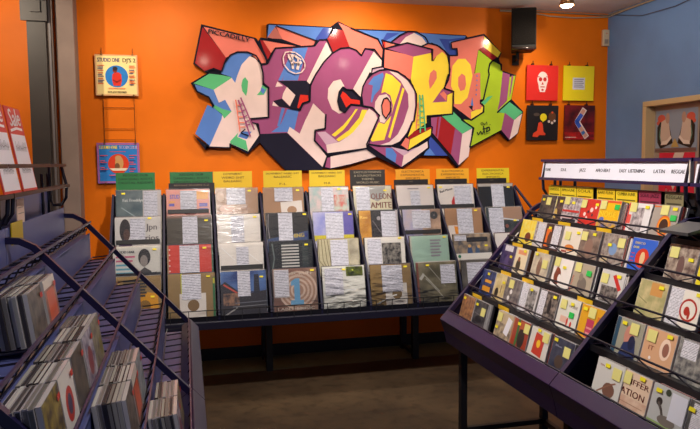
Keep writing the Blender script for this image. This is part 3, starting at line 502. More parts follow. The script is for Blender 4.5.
# hanging covers on the back wall
hang = thing('record_hanger', 'thin wire ladder hanger holding two record covers on the orange wall', 'hanger', (-.50, -.006, 1.70))
b = MB(); WM = mat((120, 62, 30), .4, .6)
for x in (-.105, .125):
    b.tube([(x, -.006, -.20), (x, -.006, .84)], .0022, WM, 5)
for z in (.38, .215, .13): b.tube([(-.105, -.006, z), (.125, -.006, z)], .0022, WM, 5)
b.build('wire_frame', hang)
for x in (-.105, .125):
    for z in (.79, .475, .105, -.21):
        b = MB(); b.box((x-.006, -.034, z-.005), (x+.006, -.006, z+.006), mat((150, 110, 60), .3, .8)); b.tube([(x, -.03, z), (x, -.034, z+(.022 if z in (.79, .105) else -.012))], .003, WM, 5); b.build('clip', hang)
rows = lambda x, zs, ws, cols: [('r', x, z, x+w_, z+.018, c) for z, w_, c in zip(zs, ws, cols)]
OR_, BL_ = (226, 92, 40), (40, 60, 130)
art = [('r', 0, 0, 1, 1, (222, 170, 120)), ('r', .035, .035, .965, .965, (244, 218, 150)),
       ('t', 'STUDIO ONE', .32, .82, .14, (36, 38, 110), .52), ('t', "DJ'S 2", .80, .82, .14, (30, 26, 30), .30), ('d', .5, .47, .27, (30, 120, 200)),
       ('p', [(.42, .24), (.39, .40), (.40, .52), (.46, .57), (.55, .57), (.61, .52), (.62, .36), (.59, .24)], (210, 44, 28)), ('e', .465, .63, .055, .075, (120, 40, 26)), ('e', .47, .66, .058, .05, (40, 22, 22)),
       ('l', [(.41, .38), (.50, .33), (.60, .39)], .035, (150, 30, 22))]
art += rows(.06, [.72, .68, .64, .60, .54, .50, .46, .40, .36, .32, .28], [.16, .13, .12, .14, .13, .1, .14, .12, .15, .11, .13], [OR_, BL_, BL_, OR_, OR_, BL_, BL_, OR_, BL_, BL_, OR_])
art += rows(.80, [.72, .68, .62, .58, .54, .48, .44, .38, .34, .30, .26], [.13, .15, .12, .13, .1, .12, .14, .13, .11, .14, .1], [OR_, OR_, BL_, OR_, BL_, OR_, OR_, BL_, OR_, OR_, BL_])
art += [('r', .30, .17, .70, .185, OR_), ('t', 'SOUL JAZZ RECORDS', .5, .07, .055, (40, 30, 30), .44)]
def wall_cover(x, z, label, base, art, y=-.03, sz=.3150, name='hanging_record_cover', grp=None, rx=0):
    b = MB(); b.box((-sz/2, 0, 0), (sz/2, .012, sz), mat(base, .4, coat=.3)); paint_cover(b, art, sz, sz, rough=.35)
    o = b.build(name, None, (x, y, z), (rx, 0, 0)); tag(o, label, 'record cover', grp); return o
wall_cover(-.497, 2.172, 'cream record cover with a red figure in a blue circle, topmost on the wire hanger', (222, 170, 120), art)
art = [('r', 0, 0, 1, 1, (150, 100, 170)), ('r', .03, .03, .97, .97, (196, 84, 110)), ('r', .045, .045, .955, .955, (40, 120, 196)),
       ('t', 'STUDIO ONE', .27, .85, .12, (240, 214, 40), .43), ('t', 'SCORCHER', .74, .85, .12, (190, 180, 220), .43), ('r', .3, .775, .68, .79, (200, 60, 90)),
       ('d', .5, .48, .25, (210, 60, 26)), ('e', .52, .50, .10, .17, (200, 150, 90)), ('e', .50, .62, .08, .07, (196, 150, 100)), ('e', .47, .42, .06, .08, (120, 80, 50)),
       ('p', [(.28, .37), (.72, .37), (.66, .31), (.36, .31)], (230, 214, 190))]
PKK = (230, 80, 90)
art += rows(.07, [.68, .66, .55, .51, .47, .38, .34, .30], [.18, .1, .11, .17, .12, .1, .18, .14], [PKK, BL_, PKK, PKK, BL_, PKK, PKK, BL_])
art += rows(.76, [.68, .62, .55, .51, .46, .38, .34, .28], [.18, .12, .14, .1, .16, .12, .15, .1], [PKK, PKK, BL_, PKK, PKK, BL_, PKK, PKK])
art += [('r', .28, .19, .50, .21, PKK), ('r', .30, .14, .5, .155, (60, 70, 150))]
wall_cover(-.507, 1.490, 'blue record cover with a red circle, lower one on the wire hanger', (60, 110, 190), art)
SK = (240, 222, 216)
art = [('e', .5, .60, .17, .22, SK), ('e', .5, .38, .12, .14, SK), ('p', [(.36, .47), (.64, .47), (.58, .24), (.42, .24)], SK), ('e', .43, .60, .055, .06, (196, 36, 24)), ('e', .57, .60, .055, .06, (196, 36, 24)),
       ('p', [(.5, .53), (.54, .45), (.46, .45)], (196, 36, 24)), ('r', .43, .37, .57, .40, (196, 36, 24)), ('e', .5, .30, .04, .03, (196, 36, 24)), ('r', .34, .66, .40, .68, (196, 36, 24)), ('r', .6, .66, .66, .68, (196, 36, 24))]
wall_cover(3.022+.1575, 2.181, 'red square cover printed with a white skull, upper left of the four', (224, 40, 26), art, rx=.03)
art = [('r', .30, .32, .70, .66, (214, 210, 220))]+[('r', .34, .60-.055*i, .66-.03*(i % 2), .625-.055*i, (130, 126, 140)) for i in range(5)]
wall_cover(3.393+.1575, 2.184, 'plain yellow cover with a small grey text panel, upper right of the four', (240, 214, 10), art, rx=.03)
art = [('e', .52, .66, .11, .11, (228, 208, 30)), ('p', [(.49, .58), (.56, .58), (.50, .51)], (228, 208, 30)), ('e', .80, .68, .12, .14, (96, 58, 34)), ('e', .30, .74, .10, .05, (80, 66, 60)), ('d', .70, .54, .04, (210, 190, 180)), ('d', .80, .50, .04, (210, 190, 180)), ('d', .88, .56, .035, (210, 190, 180)), ('d', .80, .80, .03, (220, 80, 40)),
       ('p', [(.18, .10), (.20, .20), (.32, .27), (.36, .50), (.44, .53), (.50, .46), (.53, .24), (.60, .19), (.58, .14), (.40, .15), (.34, .09)], (224, 70, 40))]
wall_cover(3.028+.1575, 1.820, 'black cover with an orange-red figure and yellow speech bubble, lower left', (24, 20, 22), art, rx=.03)
art = [('n', 0, 0, 1, 1, (120, 20, 26), (60, 14, 20), 9), ('n', 0, 0, 1, .22, (190, 30, 26), (110, 16, 20), 16), ('l', [(.66, .90), (.42, .52), (.76, .06)], .17, (226, 206, 200)), ('l', [(.64, .88), (.40, .52), (.74, .08)], .12, (206, 150, 130)), ('l', [(.57, .74), (.40, .52), (.52, .36)], .125, (56, 90, 190)), ('l', [(.60, .24), (.66, .16)], .11, (60, 110, 170)), ('r', .04, .06, .4, .075, (220, 200, 190))]
wall_cover(3.407+.1575, 1.825, 'dark red cover picturing a boomerang, lower right of the four', (80, 16, 22), art, rx=.03)
for x in (3.085, 3.27, 3.455, 3.64):
    for z, e in ((2.505, .03), (2.147, .03)):
        q = MB(); q.box((x-.008, -.036, z-.012), (x+.008, -.004, z+.006), mat((70, 44, 30), .35, .7)); q.tube([(x, -.03, z), (x, -.03, z+e)], .004, mat((90, 60, 40), .35, .7), 6)
        k = ('red', 'red', 'yellow', 'yellow')[(3.085, 3.27, 3.455, 3.64).index(x)]; sd = ('left', 'right', 'left', 'right')[(3.085, 3.27, 3.455, 3.64).index(x)]
        tag(q.build('bulldog_clip'), 'small metal clip at the %s of the %s edge of the %s cover' % (sd, 'top' if z > 2.3 else 'bottom', k), 'clip', 'clips on the four wall covers')

# posters inside the recess of the blue wall (flat printed paper)
def side_poster(y_far, z0, wd, ht, label, base, art):
    b = MB(); b.box((-wd/2, 0, 0), (wd/2, .003, ht), mat(base, .5)); paint_cover(b, art, wd, ht, rough=.45)
    o = b.build('poster', None, (3.930, y_far-wd/2, z0), (0, 0, -math.pi/2)); tag(o, label, 'poster'); return o
SHO = (214, 190, 172)
art = []
for s, cx in ((-1, .27), (1, .73)):
    f = lambda pts: [(cx+s*u, v*1.25-.03) for u, v in pts]
    art += [('e', cx+s*.13, .80, .10, .10, (214, 92, 72)), ('e', cx+s*.20, .70, .05, .05, (214, 92, 72)), ('p', f([(-.17, .18), (.14, .08), (.22, .20), (.23, .50), (.16, .60), (-.02, .62), (-.08, .50)]), (34, 28, 26)),
            ('p', f([(-.12, .28), (.0, .20), (.12, .18), (.15, .30), (.13, .60), (.0, .66), (-.06, .58)]), SHO), ('e', cx-s*.03, .80, .05, .13, (190, 150, 130)), ('p', f([(-.14, .28), (-.02, .16), (.13, .15), (.10, .22), (-.02, .24), (-.12, .33)]), (236, 220, 205)), ('l', f([(.14, .5), (.17, .35), (.14, .25)]), .02, (90, 140, 120))]
art += [('p', [(.40, .1), (.5, .32), (.60, .1)], (196, 164, 90)), ('r', 0, 0, 1, .08, (120, 90, 84))]
side_poster(-.615, 1.700, .475, .345, 'poster of two pale high-top sneakers inside the recess of the blue wall', (148, 160, 178), art)
art = [('p', [(.35, .84), (.45, 1), (.72, 1), (.56, .7), (.5, .5), (.42, .4), (.3, .62)], (226, 206, 190)), ('t', 'R.new', .38, .36, .09, (235, 180, 180), .35), ('t', 'it', .25, .25, .08, (235, 180, 180)), ('p', [(.2, .06), (.5, .2), (.8, .06), (.8, 0), (.2, 0)], (150, 20, 50))]
side_poster(-.665, 1.17, .41, .52, 'crimson and cream poster below the sneaker poster', (222, 36, 66), art)
art = [('t', 'RO', .3, .86, .11, (226, 214, 206), .36), ('t', 'JAM', .3, .75, .10, (226, 214, 206), .36), ('r', .04, .68, .96, .71, (130, 84, 40)), ('d', .62, .42, .16, (120, 24, 20)), ('r', .1, .1, .9, .13, (150, 110, 60))]
side_poster(-1.115, 1.42, .46, .63, 'black poster beside the sneaker poster in the recess', (26, 18, 18), art)
side_poster(-1.13, .96, .44, .44, 'ochre poster under the black poster in the recess', (206, 140, 40), [('r', .1, .6, .9, .8, (60, 30, 20)), ('d', .5, .35, .18, (230, 200, 120))])

# wall speaker
t = thing('wall_speaker', 'black box loudspeaker mounted high on the orange wall', 'speaker', (2.93, -.085, 2.55), (0, 0, R(-22)))
b = MB(); SPK = mat((12, 9, 8), .6, spec=.25)

v = [(-.105, -.24), (.105, -.24), (.085, -.04), (-.085, -.04)]
b.add([(x, y, z) for z in (.03, .385) for x, y in v], [(3,2,1,0), (4,5,6,7), (0,1,5,4), (1,2,6,5), (2,3,7,6), (3,0,4,7)], SPK); b.build('cabinet', t, bevel=.008)
b = MB(); b.box((-.098, -.248, .075), (.098, -.240, .375), mat((15, 11, 9), .9, spec=.15, bump=.6, scale=260)); b.build('grille', t, bevel=.004)
b = MB(); b.tube([(-.10, -.238, .045), (0, -.262, .040), (.10, -.238, .045)], .014, mat((46, 36, 34), .12), 10); b.build('base_rim', t, smooth=True)
b = MB(); b.tube([(-.04, -.12, .035), (-.04, -.12, -.03)], .014, SPK, 10); b.tube([(-.04, -.12, -.02), (-.04, .045, -.02)], .011, SPK, 8); b.box((-.07, .035, -.06), (-.01, .045, .03), SPK); b.build('wall_bracket', t)
# ---------------- vinyl display rack along the back wall ----------------
NAVY = mat((20, 18, 46), .5, spec=.25); NAVYD = mat((11, 10, 20), .6, spec=.2); BLK = mat((16, 14, 18), .5)
X0, PITCH = -.503, .360
ROWY = [-.40, -.56, -.72, -.88]; ROWZ = [1.443, 1.256, 1.060, .880]; LEAN = R(13)
rack = thing('record_display_rack', 'long navy metal rack of tiered vinyl records along the orange wall', 'rack', (1.1, -.5, 0))
def rl(x, y, z): return (x-1.1, y+.5, z)
XA, XB = -.535, 2.735
def prof(): return [(-.30+.5, 1.40), (-.375+.5, 1.40), (-.86+.5, .86), (-.985+.5, .60), (-.985+.5, .555), (-.30+.5, .555)]
for i in range(10):
    x = X0-.0175+PITCH*i-1.1
    b = MB(); b.prism(prof(), x-.006, x+.006, NAVY, ax='yz'); b.tube([(x, .5-.375, 1.41), (x, .5-.86, .875), (x, .5-.985, .60)], .011, NAVY, 4); b.build('divider_panel', rack)
b = MB(); b.box(rl(XA, -.30, .56), rl(XB, -.285, 1.40), NAVYD); b.build('back_panel', rack)
for y, z in zip(ROWY, ROWZ):
    yb, zb = y-.315*math.sin(LEAN), z-.315*math.cos(LEAN)
    b = MB(); b.box(rl(XA, yb-.025, zb-.012), rl(XB, -.305, zb-.004), NAVYD); b.box(rl(XA, yb-.031, zb-.012), rl(XB, yb-.025, zb+.022), NAVYD); b.build('shelf', rack)
b = MB(); b.box(rl(XA, -1.0, .505), rl(XB, -.28, .562), mat((20, 18, 36), .4)); b.build('base_frame', rack, bevel=.006)
b = MB()
b.tube([rl(XA, -1.0, .64), rl(XB, -1.0, .64)], .0036, BLK, 5)
i = 0; x = XA+.05
while x < XB: b.tube([rl(x, -1.0, .56), rl(x, -1.0, .64)], .0032, BLK, 4); x += .12
b.build('front_wire_guard', rack)
for x in (-.42, .605, 1.82, 2.66):
    for y in (-.40, -.09):
        b = MB(); b.box(rl(x-.025, y-.025, 0), rl(x+.025, y+.025, .51), BLK); b.build('leg', rack)
    b = MB(); b.box(rl(x-.014, -.38, .02), rl(x+.014, -.11, .045), BLK); b.build('foot_brace', rack)
b = MB(); b.tube([rl(2.74, -.36, 1.42), rl(2.79, -.55, 1.25), rl(2.79, -.80, 1.0)], .012, NAVY, 6); b.build('end_tube', rack)

# ---- index cards above each column ----
CARD = [('green', (28, 104, 52), ['REGGAE DUB', 'DANCEHALL ROOTS', 'DIGITAL RIDDIM'], (14, 40, 24), .28, 0), ('green', (26, 100, 50), ['REGGAE DUB', 'DANCEHALL ROOTS', 'SINGERS DIGITAL'], (14, 40, 24), .32, .4),
        ('yellow', (214, 176, 24), ['DOWNBEAT', 'WEIRD SHIT', 'BALEARIC'], (96, 70, 20), .295, 0), ('yellow', (208, 176, 24), ['DOWNBEAT WEIRD SHIT', 'BALEARIC', '', 'F-L'], (84, 66, 20), .305, 0), ('yellow', (210, 178, 26), ['DOWNBEAT WEIRD SHIT', 'BALEARIC', '', 'M-R'], (84, 66, 20), .29, 0),
        ('black', (34, 28, 24), ['EASYLISTENING', '& SOUNDTRACKS', 'THEMES', 'WORLD MUSIC'], (176, 164, 140), .295, 0), ('orange-yellow', (222, 150, 12), ['ELECTRONICA', 'EXPERIMENTAL', 'IMPORTS'], (120, 70, 10), .297, 0), ('orange-yellow', (222, 156, 12), ['ELECTRONICA', 'EXPERIMENTAL', 'IMPORTS'], (120, 70, 10), .292, 0),
        ('bright yellow', (208, 182, 20), ['EXPERIMENTAL', 'ELECTRONICA', 'IMPORTS'], (110, 90, 16), .30, 0)]
CXS = [-.362, .045, .356, .744, 1.101, 1.437, 1.824, 2.177, 2.545]
ORD = ['first', 'second', 'third', 'fourth', 'fifth', 'sixth', 'seventh', 'eighth', 'ninth']
for i, (cn, rgb, tx, tc, wd, _) in enumerate(CARD):
    b = MB(); b.box((-wd/2, 0, 0), (wd/2, .003, .16), mat(rgb, .55))
    n = len(tx)
    for k, s in enumerate(tx):
        if s: b.text(s, 0 if k < 3 or n == 4 and i == 5 else 0, .132-.028*k, .024 if not (i in (3, 4) and k == 0) else .02, -.0006, mat(tc, .6), width=min(wd*.86, .0175*len(s)), bold=.0008)
    o = b.build('genre_card', None, (CXS[i], -.352, 1.415), (R(-4), 0, 0))
    tag(o, '%s handwritten genre card above the %s column of records from the left' % (cn, ORD[i]), 'sign', 'genre cards above the vinyl rack')
for i, (wd, dz) in {1: (.34, .013), 6: (.295, .012), 7: (.285, .012), 8: (.275, .012)}.items():
    b = MB(); b.box((-wd/2, 0, 0), (wd/2, .003, .13), mat((22, 18, 20), .45)); b.text('A-Z' if i != 1 else 'REGGAE SINGERS A-Z', 0, .108, .016, -.0006, mat((130, 110, 90), .6), width=.03 if i != 1 else .26)
    o = b.build('index_card', None, (CXS[i]+(-.02 if i > 1 else .0), -.366, 1.348+dz), (R(-4), 0, 0))
    tag(o, 'black index card standing just in front of the %s genre card from the left' % ORD[i], 'sign', 'black index cards on the vinyl rack')

# ---- the records: column, row -> base colour, art, info sheet, sticker, black strip, short description ----
bd = (28, 24, 26)
REC = {
 (0,0): ((92, 112, 118), [('n', 0, 0, 1, 1, (70, 92, 100), (120, 134, 132), 8), ('r', .6, 0, 1, 1, (206, 196, 190)), ('t', 'Fat Freddys', .38, .74, .10, (226, 226, 220), .46), ('l', [(.12, .6), (.4, .40), (.55, .30)], .02, (170, 186, 186)), ('n', .36, .1, .58, .26, (130, 70, 56), (70, 70, 76), 30)], (.62, .3, .93, .98), (.17, .93), None, 'teal-grey cover with white script title'),
 (1,0): ((232, 160, 142), [('t', 'STUD', .19, .78, .14, (76, 90, 196), .22), ('r', .70, .76, .97, .95, (238, 178, 80)), ('r', .06, .60, .18, .66, (110, 100, 190)), ('r', .76, .58, .95, .66, (120, 110, 190)), ('r', .06, .68, .20, .72, (236, 170, 80)), ('r', .75, .48, .95, .54, (130, 116, 190)), ('e', .55, .46, .15, .10, (150, 50, 30))], (.32, .52, .70, .97), None, .42, 'pink cover with blue and yellow lettering'),
 (2,0): (KR, [('n', 0, .1, .75, .60, (222, 190, 160), (166, 122, 92), 16), ('e', .25, .50, .18, .09, (228, 190, 168)), ('e', .1, .8, .09, .12, (206, 172, 140))], (.25, .60, .70, 1.0), (.80, .93), None, 'brown card cover with a pale hand drawing'),
 (3,0): (KR, [('p', [(.42, .64), (.95, .68), (.98, 0), (.46, 0)], (228, 218, 208)), ('e', .70, .44, .12, .10, KR)], (.28, .66, .73, 1.0), (.86, .93), None, 'brown card cover with a white label panel'),
 (4,0): ((218, 200, 192), [('n', 0, 0, 1, 1, (224, 196, 190), (170, 190, 184), 14), ('n', .62, .25, .95, .80, (210, 110, 96), (196, 204, 186), 18)], (.30, .35, .60, .97), (.76, .94), None, 'pale pastel floral cover'),
 (5,0): ((214, 204, 172), [('p', [(.38, 1), (.85, 1), (.80, .70), (.62, .60), (.40, .7)], (158, 154, 146)), ('t', 'OLEON', .72, .66, .22, (128, 44, 24), .54), ('t', 'AMITE', .70, .43, .22, (128, 44, 24), .56), ('r', .05, .26, .9, .29, (120, 100, 60))], (.06, .30, .42, .98), (.83, .88), None, 'cream cover lettered OLEON AMITE'),
 (6,0): ((224, 212, 204), [('r', .3, .9, .6, .93, (150, 140, 140))], (.36, .42, .62, .86), (.88, .93), .37, 'plain off-white cover with a faint grey text block'),
 (7,0): ((228, 218, 208), [('t', 'Bad Moon', .24, .82, .09, (40, 30, 30), .36, .25), ('p', [(.38, .40), (.36, .54), (.42, .66), (.46, .70), (.48, .56), (.70, .52), (.66, .40)], (206, 36, 30)), ('r', .48, .44, .66, .52, (60, 20, 20))], (.45, .44, .93, .96), (.08, .93), .37, 'white cover with a red pie-shaped mark'),
 (8,0): ((24, 20, 20), [('r', 0, .93, 1, 1, (190, 180, 170))], (.36, .28, .72, .98), (.86, .90), None, 'black cover with a wide pale text sheet'),
 (0,1): ((214, 208, 200), [('e', .22, .70, .12, .26, (44, 34, 34)), ('p', [(.06, .2), (.1, .44), (.2, .5), (.34, .48), (.40, .2)], (92, 70, 100)), ('e', .25, .60, .07, .13, (92, 62, 50)), ('t', 'Jpn', .79, .70, .20, (110, 100, 100), .24), ('t', 'rios', .80, .45, .20, (110, 100, 100), .28)], (.33, .46, .66, .96), (.76, .965), .38, 'white cover with a dark-haired figure and grey lettering'),
 (1,1): ((74, 62, 42), [('r', 0, .95, 1, 1, (130, 90, 70)), ('r', .3, 0, .84, .35, (116, 108, 100)), ('r', .0, .88, .35, .9, (60, 48, 34))], (.34, .35, .68, .98), (.88, .88), None, 'dark olive-brown cover'),
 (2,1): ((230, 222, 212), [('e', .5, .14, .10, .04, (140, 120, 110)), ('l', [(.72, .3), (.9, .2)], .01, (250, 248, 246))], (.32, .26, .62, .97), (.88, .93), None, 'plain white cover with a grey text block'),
 (3,1): ((34, 29, 30), [('l', [(.05, .98), (.03, .7), (.06, .4)], .02, (150, 140, 140)), ('p', [(0, .38), (1, .56), (1, 0), (0, 0)], (60, 78, 118)), ('t', 'THING', .70, .40, .14, (218, 190, 80), .38, .08), ('e', .94, .46, .035, .05, (30, 44, 120))], (.28, .33, .62, 1.0), (.92, .96), None, 'black cover lettered THING in yellow'),
 (4,1): ((150, 148, 196), [('n', 0, 0, .6, 1, (196, 192, 216), (150, 152, 206), 8), ('r', .76, .1, 1, 1, (104, 92, 168)), ('r', 0, .30, 1, .43, (206, 190, 40))], (.30, .20, .74, .97), (.92, .93), None, 'lavender and violet cover with a yellow foot'),
 (5,1): ((40, 34, 34), [('n', 0, 0, .30, 1, (224, 168, 60), (180, 120, 30), 8), ('t', 'Rise', .12, .80, .10, (250, 220, 120), .18), ('l', [(.34, .75), (.5, .5), (.8, .12)], .02, (120, 110, 110)), ('d', .5, .8, .05, (170, 160, 160)), ('r', .94, 0, 1, 1, (190, 180, 180))], (.56, .0, .94, .97), None, None, 'black cover with an orange strip down its left'),
 (6,1): ((188, 176, 184), [('n', 0, 0, .5, 1, (170, 170, 206), (196, 180, 180), 7), ('n', .5, 0, 1, 1, (210, 176, 148), (150, 120, 100), 9), ('d', .83, .84, .10, (62, 62, 62)), ('d', .83, .84, .025, (130, 120, 120)), ('l', [(.05, .5), (.3, .3), (.5, .2)], .015, (120, 120, 160))], (.24, .52, .72, .97), None, .38, 'lilac and tan cover with a dark disc in the corner'),
 (7,1): (KR, [('r', .06, 0, .60, .56, (226, 214, 204)), ('p', [(.22, .54), (.58, .48), (.56, .30), (.25, .30)], (232, 150, 40)), ('r', .30, .36, .46, .46, (240, 176, 60)), ('p', [(.60, .35), (.85, .30), (.76, .22)], (222, 208, 196))], (.32, .26, .74, .99), (.84, .93), None, 'brown card cover with an orange and white label'),
 (8,1): ((66, 74, 72), [('r', .42, .66, 1, 1, (176, 140, 112)), ('n', .42, .1, 1, .66, (40, 46, 46), (84, 84, 78), 10), ('l', [(.1, .66), (.5, .70), (.9, .64)], .03, (226, 230, 232)), ('d', .55, .5, .05, (150, 90, 70))], (.06, .14, .46, .98), (.78, .64), None, 'dark green cover with a glaring plastic sleeve'),  # pale line is sleeve glare painted onto the cover
 (0,2): ((206, 202, 192), [('t', 'TODD HAIL', .26, .86, .08, (50, 50, 56), .4)]+[('r', .06, .76-.09*i, .46-.05*(i % 3), .80-.09*i, ((190, 90, 120), (90, 160, 180))[i > 1]) for i in range(6)]+[('e', .66, .76, .13, .19, (44, 40, 40)), ('e', .65, .68, .08, .13, (146, 136, 128)), ('p', [(.52, .2), (.55, .45), (.66, .54), (.80, .45), (.88, .2)], (70, 66, 64)), ('p', [(.60, .30), (.78, .38), (.92, .44), (.90, .36), (.70, .24)], (160, 150, 140)), ('r', 0, .36, 1, .42, (34, 32, 34))], None, (.88, .93), None, 'grey cover with a thinking figure and coloured text'),
 (1,2): ((206, 58, 34), [('r', 0, 0, .03, 1, (170, 140, 100))]+[('d', .05, .3+.12*i, .018, (236, 220, 210)) for i in range(6)]+[('r', .97, 0, 1, 1, (60, 110, 70))], (.27, .0, .70, .99), (.82, .92), None, 'red cover with a white text strip'),
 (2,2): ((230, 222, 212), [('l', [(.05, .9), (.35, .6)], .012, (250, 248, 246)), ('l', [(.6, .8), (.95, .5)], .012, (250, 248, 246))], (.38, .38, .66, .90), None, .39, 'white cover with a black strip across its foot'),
 (3,2): ((30, 32, 32), [('l', [(.06, .95), (.10, .6), (.04, .3)], .03, (110, 120, 116)), ('n', .76, .3, .9, .95, (40, 46, 46), (64, 70, 66), 14)]+[('r', .27, .88-.07*i, .68, .915-.07*i, (206, 202, 194)) for i in range(8)], None, (.86, .90), None, 'black cover with bold pale printed lines'),
 (4,2): ((196, 186, 150), [('l', [(.02+.07*i, 1), (.02+.09*i, .5), (.3, .1)], .014, (110, 96, 64)) for i in range(4)]+[('n', .76, .2, .98, .98, (206, 196, 170), (160, 150, 128), 12)], (.30, .25, .72, .98), None, None, 'olive cream cover with fine curved lines'),
 (5,2): ((226, 220, 210), [('n', .42, .08, .90, .86, (40, 36, 34), (150, 142, 130), 34)], (.06, .06, .40, .97), (.88, .965), None, 'white cover with a black and white group photograph'),
 (6,2): ((164, 190, 172), [('r', 0, 0, .04, 1, (190, 186, 170))]+[('r', .52, .86-.075*i, .80-.04*(i % 2), .90-.075*i, (150, 140, 146)) for i in range(6)], None, (.90, .95), None, 'pale mint green cover'),
 (7,2): ((176, 152, 124), [('n', 0, .3, 1, 1, (186, 160, 128), (96, 92, 92), 15), ('r', .35, .80, .92, .92, (50, 46, 48)), ('e', .42, .52, .07, .20, (70, 92, 128)), ('e', .62, .52, .06, .18, (80, 100, 130)), ('d', .42, .70, .04, (226, 180, 110)), ('d', .66, .68, .04, (226, 180, 110)), ('r', 0, .36, 1, .52, (228, 222, 212)), ('d', .13, .45, .04, (40, 120, 80))], (.02, .84, .34, .97), (.86, .70), None, 'tan collage cover with blue figures'),
 (8,2): ((222, 214, 206), [('n', .3, .2, .9, .8, (120, 110, 110), (210, 200, 190), 12)], None, None, None, 'white and grey cover half hidden by the disc rack'),
 (0,3): (KD, [('p', [(.42, .0), (.48, .68), (.93, .62), (.95, 0)], (212, 152, 30)), ('d', .66, .36, .12, (140, 104, 40))]+[('r', .22, .88-.065*i, .70-.03*(i % 2), .925-.065*i, (60, 56, 52)) for i in range(6)], None, (.82, .55), None, 'brown card cover with an orange block and bold text'),
 (1,3): (KD, [('r', .27, .40, .30, 1, (200, 204, 40)), ('r', .24, .0, .80, .56, (224, 216, 206)), ('d', .53, .30, .125, (134, 104, 60)), ('r', .95, 0, 1, .9, (46, 110, 60)), ('r', .955, .76, .995, .88, (200, 190, 40))], (.29, .43, .70, .98), (.86, .92), None, 'brown card cover with a round hole and green edge'),
 (2,3): ((60, 66, 96), [('n', 0, .55, 1, 1, (40, 62, 120), (96, 130, 184), 5), ('p', [(0, .0), (0, .72), (.1, .78), (.38, .56), (.62, .50), (1, .56), (1, 0)], (52, 46, 48)), ('p', [(.72, .5), (.74, .92), (.84, .92), (.86, .5)], (46, 44, 52)), ('l', [(.06, .72), (.36, .52)], .035, (196, 80, 60)), ('n', .05, .25, .40, .52, (54, 46, 46), (176, 130, 96), 22), ('l', [(.3, .30), (1, .32)], .02, (110, 110, 116)), ('l', [(.25, .22), (1, .24)], .012, (150, 150, 150)), ('l', [(.05, .02), (.35, .20)], .03, (170, 166, 160))], (.37, .44, .65, 1.0), (.90, .86), None, 'dusk street photograph cover in blue and dark grey'),
 (3,3): ((170, 140, 122), [('n', 0, 0, 1, 1, (128, 92, 76), (170, 140, 120), 5)]+[('d', .56, .50, .44-.045*i, ((214, 190, 170), (176, 140, 118))[i % 2]) for i in range(8)]+[('p', [(.40, .60), (.40, .70), (.50, .77), (.60, .77), (.60, .28), (.68, .28), (.68, .18), (.38, .18), (.38, .28), (.47, .28), (.47, .62)], (116, 170, 204)), ('t', 'SCRUFF', .66, .85, .10, (224, 208, 190), .50), ('t', 'LABEL MUSIC', .5, .06, .09, (230, 214, 196), .84), ('r', .02, .35, .36, .98, (196, 188, 184))], (.03, .37, .35, .97), (.90, .94), None, 'brown ringed cover with a big blue numeral 1'),
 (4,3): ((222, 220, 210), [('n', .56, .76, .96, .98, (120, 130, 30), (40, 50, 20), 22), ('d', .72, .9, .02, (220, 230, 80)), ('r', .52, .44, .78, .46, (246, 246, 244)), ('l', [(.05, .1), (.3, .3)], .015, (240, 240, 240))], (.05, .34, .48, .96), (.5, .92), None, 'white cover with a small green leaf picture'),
 (5,3): (KD, [('r', .35, 0, .88, .55, (226, 218, 208)), ('d', .63, .30, .12, (130, 104, 60)), ('l', [(.12, .08), (.5, .26), (.62, .28)], .03, (240, 236, 228))], (.28, .36, .78, .98), (.87, .93), None, 'brown card cover with a white panel and glare streak'),  # last near-white stroke is glare put into the colour
 (6,3): ((110, 102, 74), [('n', 0, 0, 1, 1, (90, 82, 56), (150, 140, 110), 6), ('l', [(.08, .60), (.18, .72)], .07, (206, 202, 190)), ('l', [(.15, .75), (.55, .30)], .02, (200, 196, 180)), ('l', [(.30, .92), (.70, .42)], .015, (180, 176, 160)), ('l', [(.22, .62), (.64, .16)], .02, (190, 186, 170)), ('r', 0, 0, .05, 1, (140, 80, 60))], (.60, .48, .97, .93), (.28, .93), None, 'olive cover in creased shiny plastic'),  # pale diagonals paint the light glinting on the plastic
 (7,3): ((96, 90, 84), [('n', 0, 0, 1, 1, (70, 64, 60), (120, 112, 100), 8)], (.14, .42, .78, .94), None, None, 'grey-brown cover with a pale sheet beside the disc rack'),
}
ROWN = ['top', 'second', 'third', 'bottom']
BCK = [(206, 196, 184), (60, 52, 48), (150, 120, 92), (188, 180, 172), (92, 84, 92), (120, 60, 48), (70, 80, 96)]
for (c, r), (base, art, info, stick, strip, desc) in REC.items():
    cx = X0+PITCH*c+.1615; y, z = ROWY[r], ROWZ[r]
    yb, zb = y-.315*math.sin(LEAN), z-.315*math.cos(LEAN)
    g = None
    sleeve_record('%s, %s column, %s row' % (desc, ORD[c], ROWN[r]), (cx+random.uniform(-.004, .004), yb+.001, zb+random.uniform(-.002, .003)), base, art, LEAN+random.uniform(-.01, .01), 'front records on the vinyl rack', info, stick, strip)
    for k in range(2):
        b = MB(); b.box((-.1575, 0, 0), (.1575, .005, .315), mat(random.choice(BCK), .5)); 
        o = b.build('record_sleeve', None, (cx+random.uniform(-.003, .006), yb+.012+.012*k, zb+random.uniform(-.002, .004)), (-LEAN, 0, 0))
        tag(o, '%s sleeve behind %s' % (('first', 'second')[k], desc), 'record', 'records filed behind the front ones')
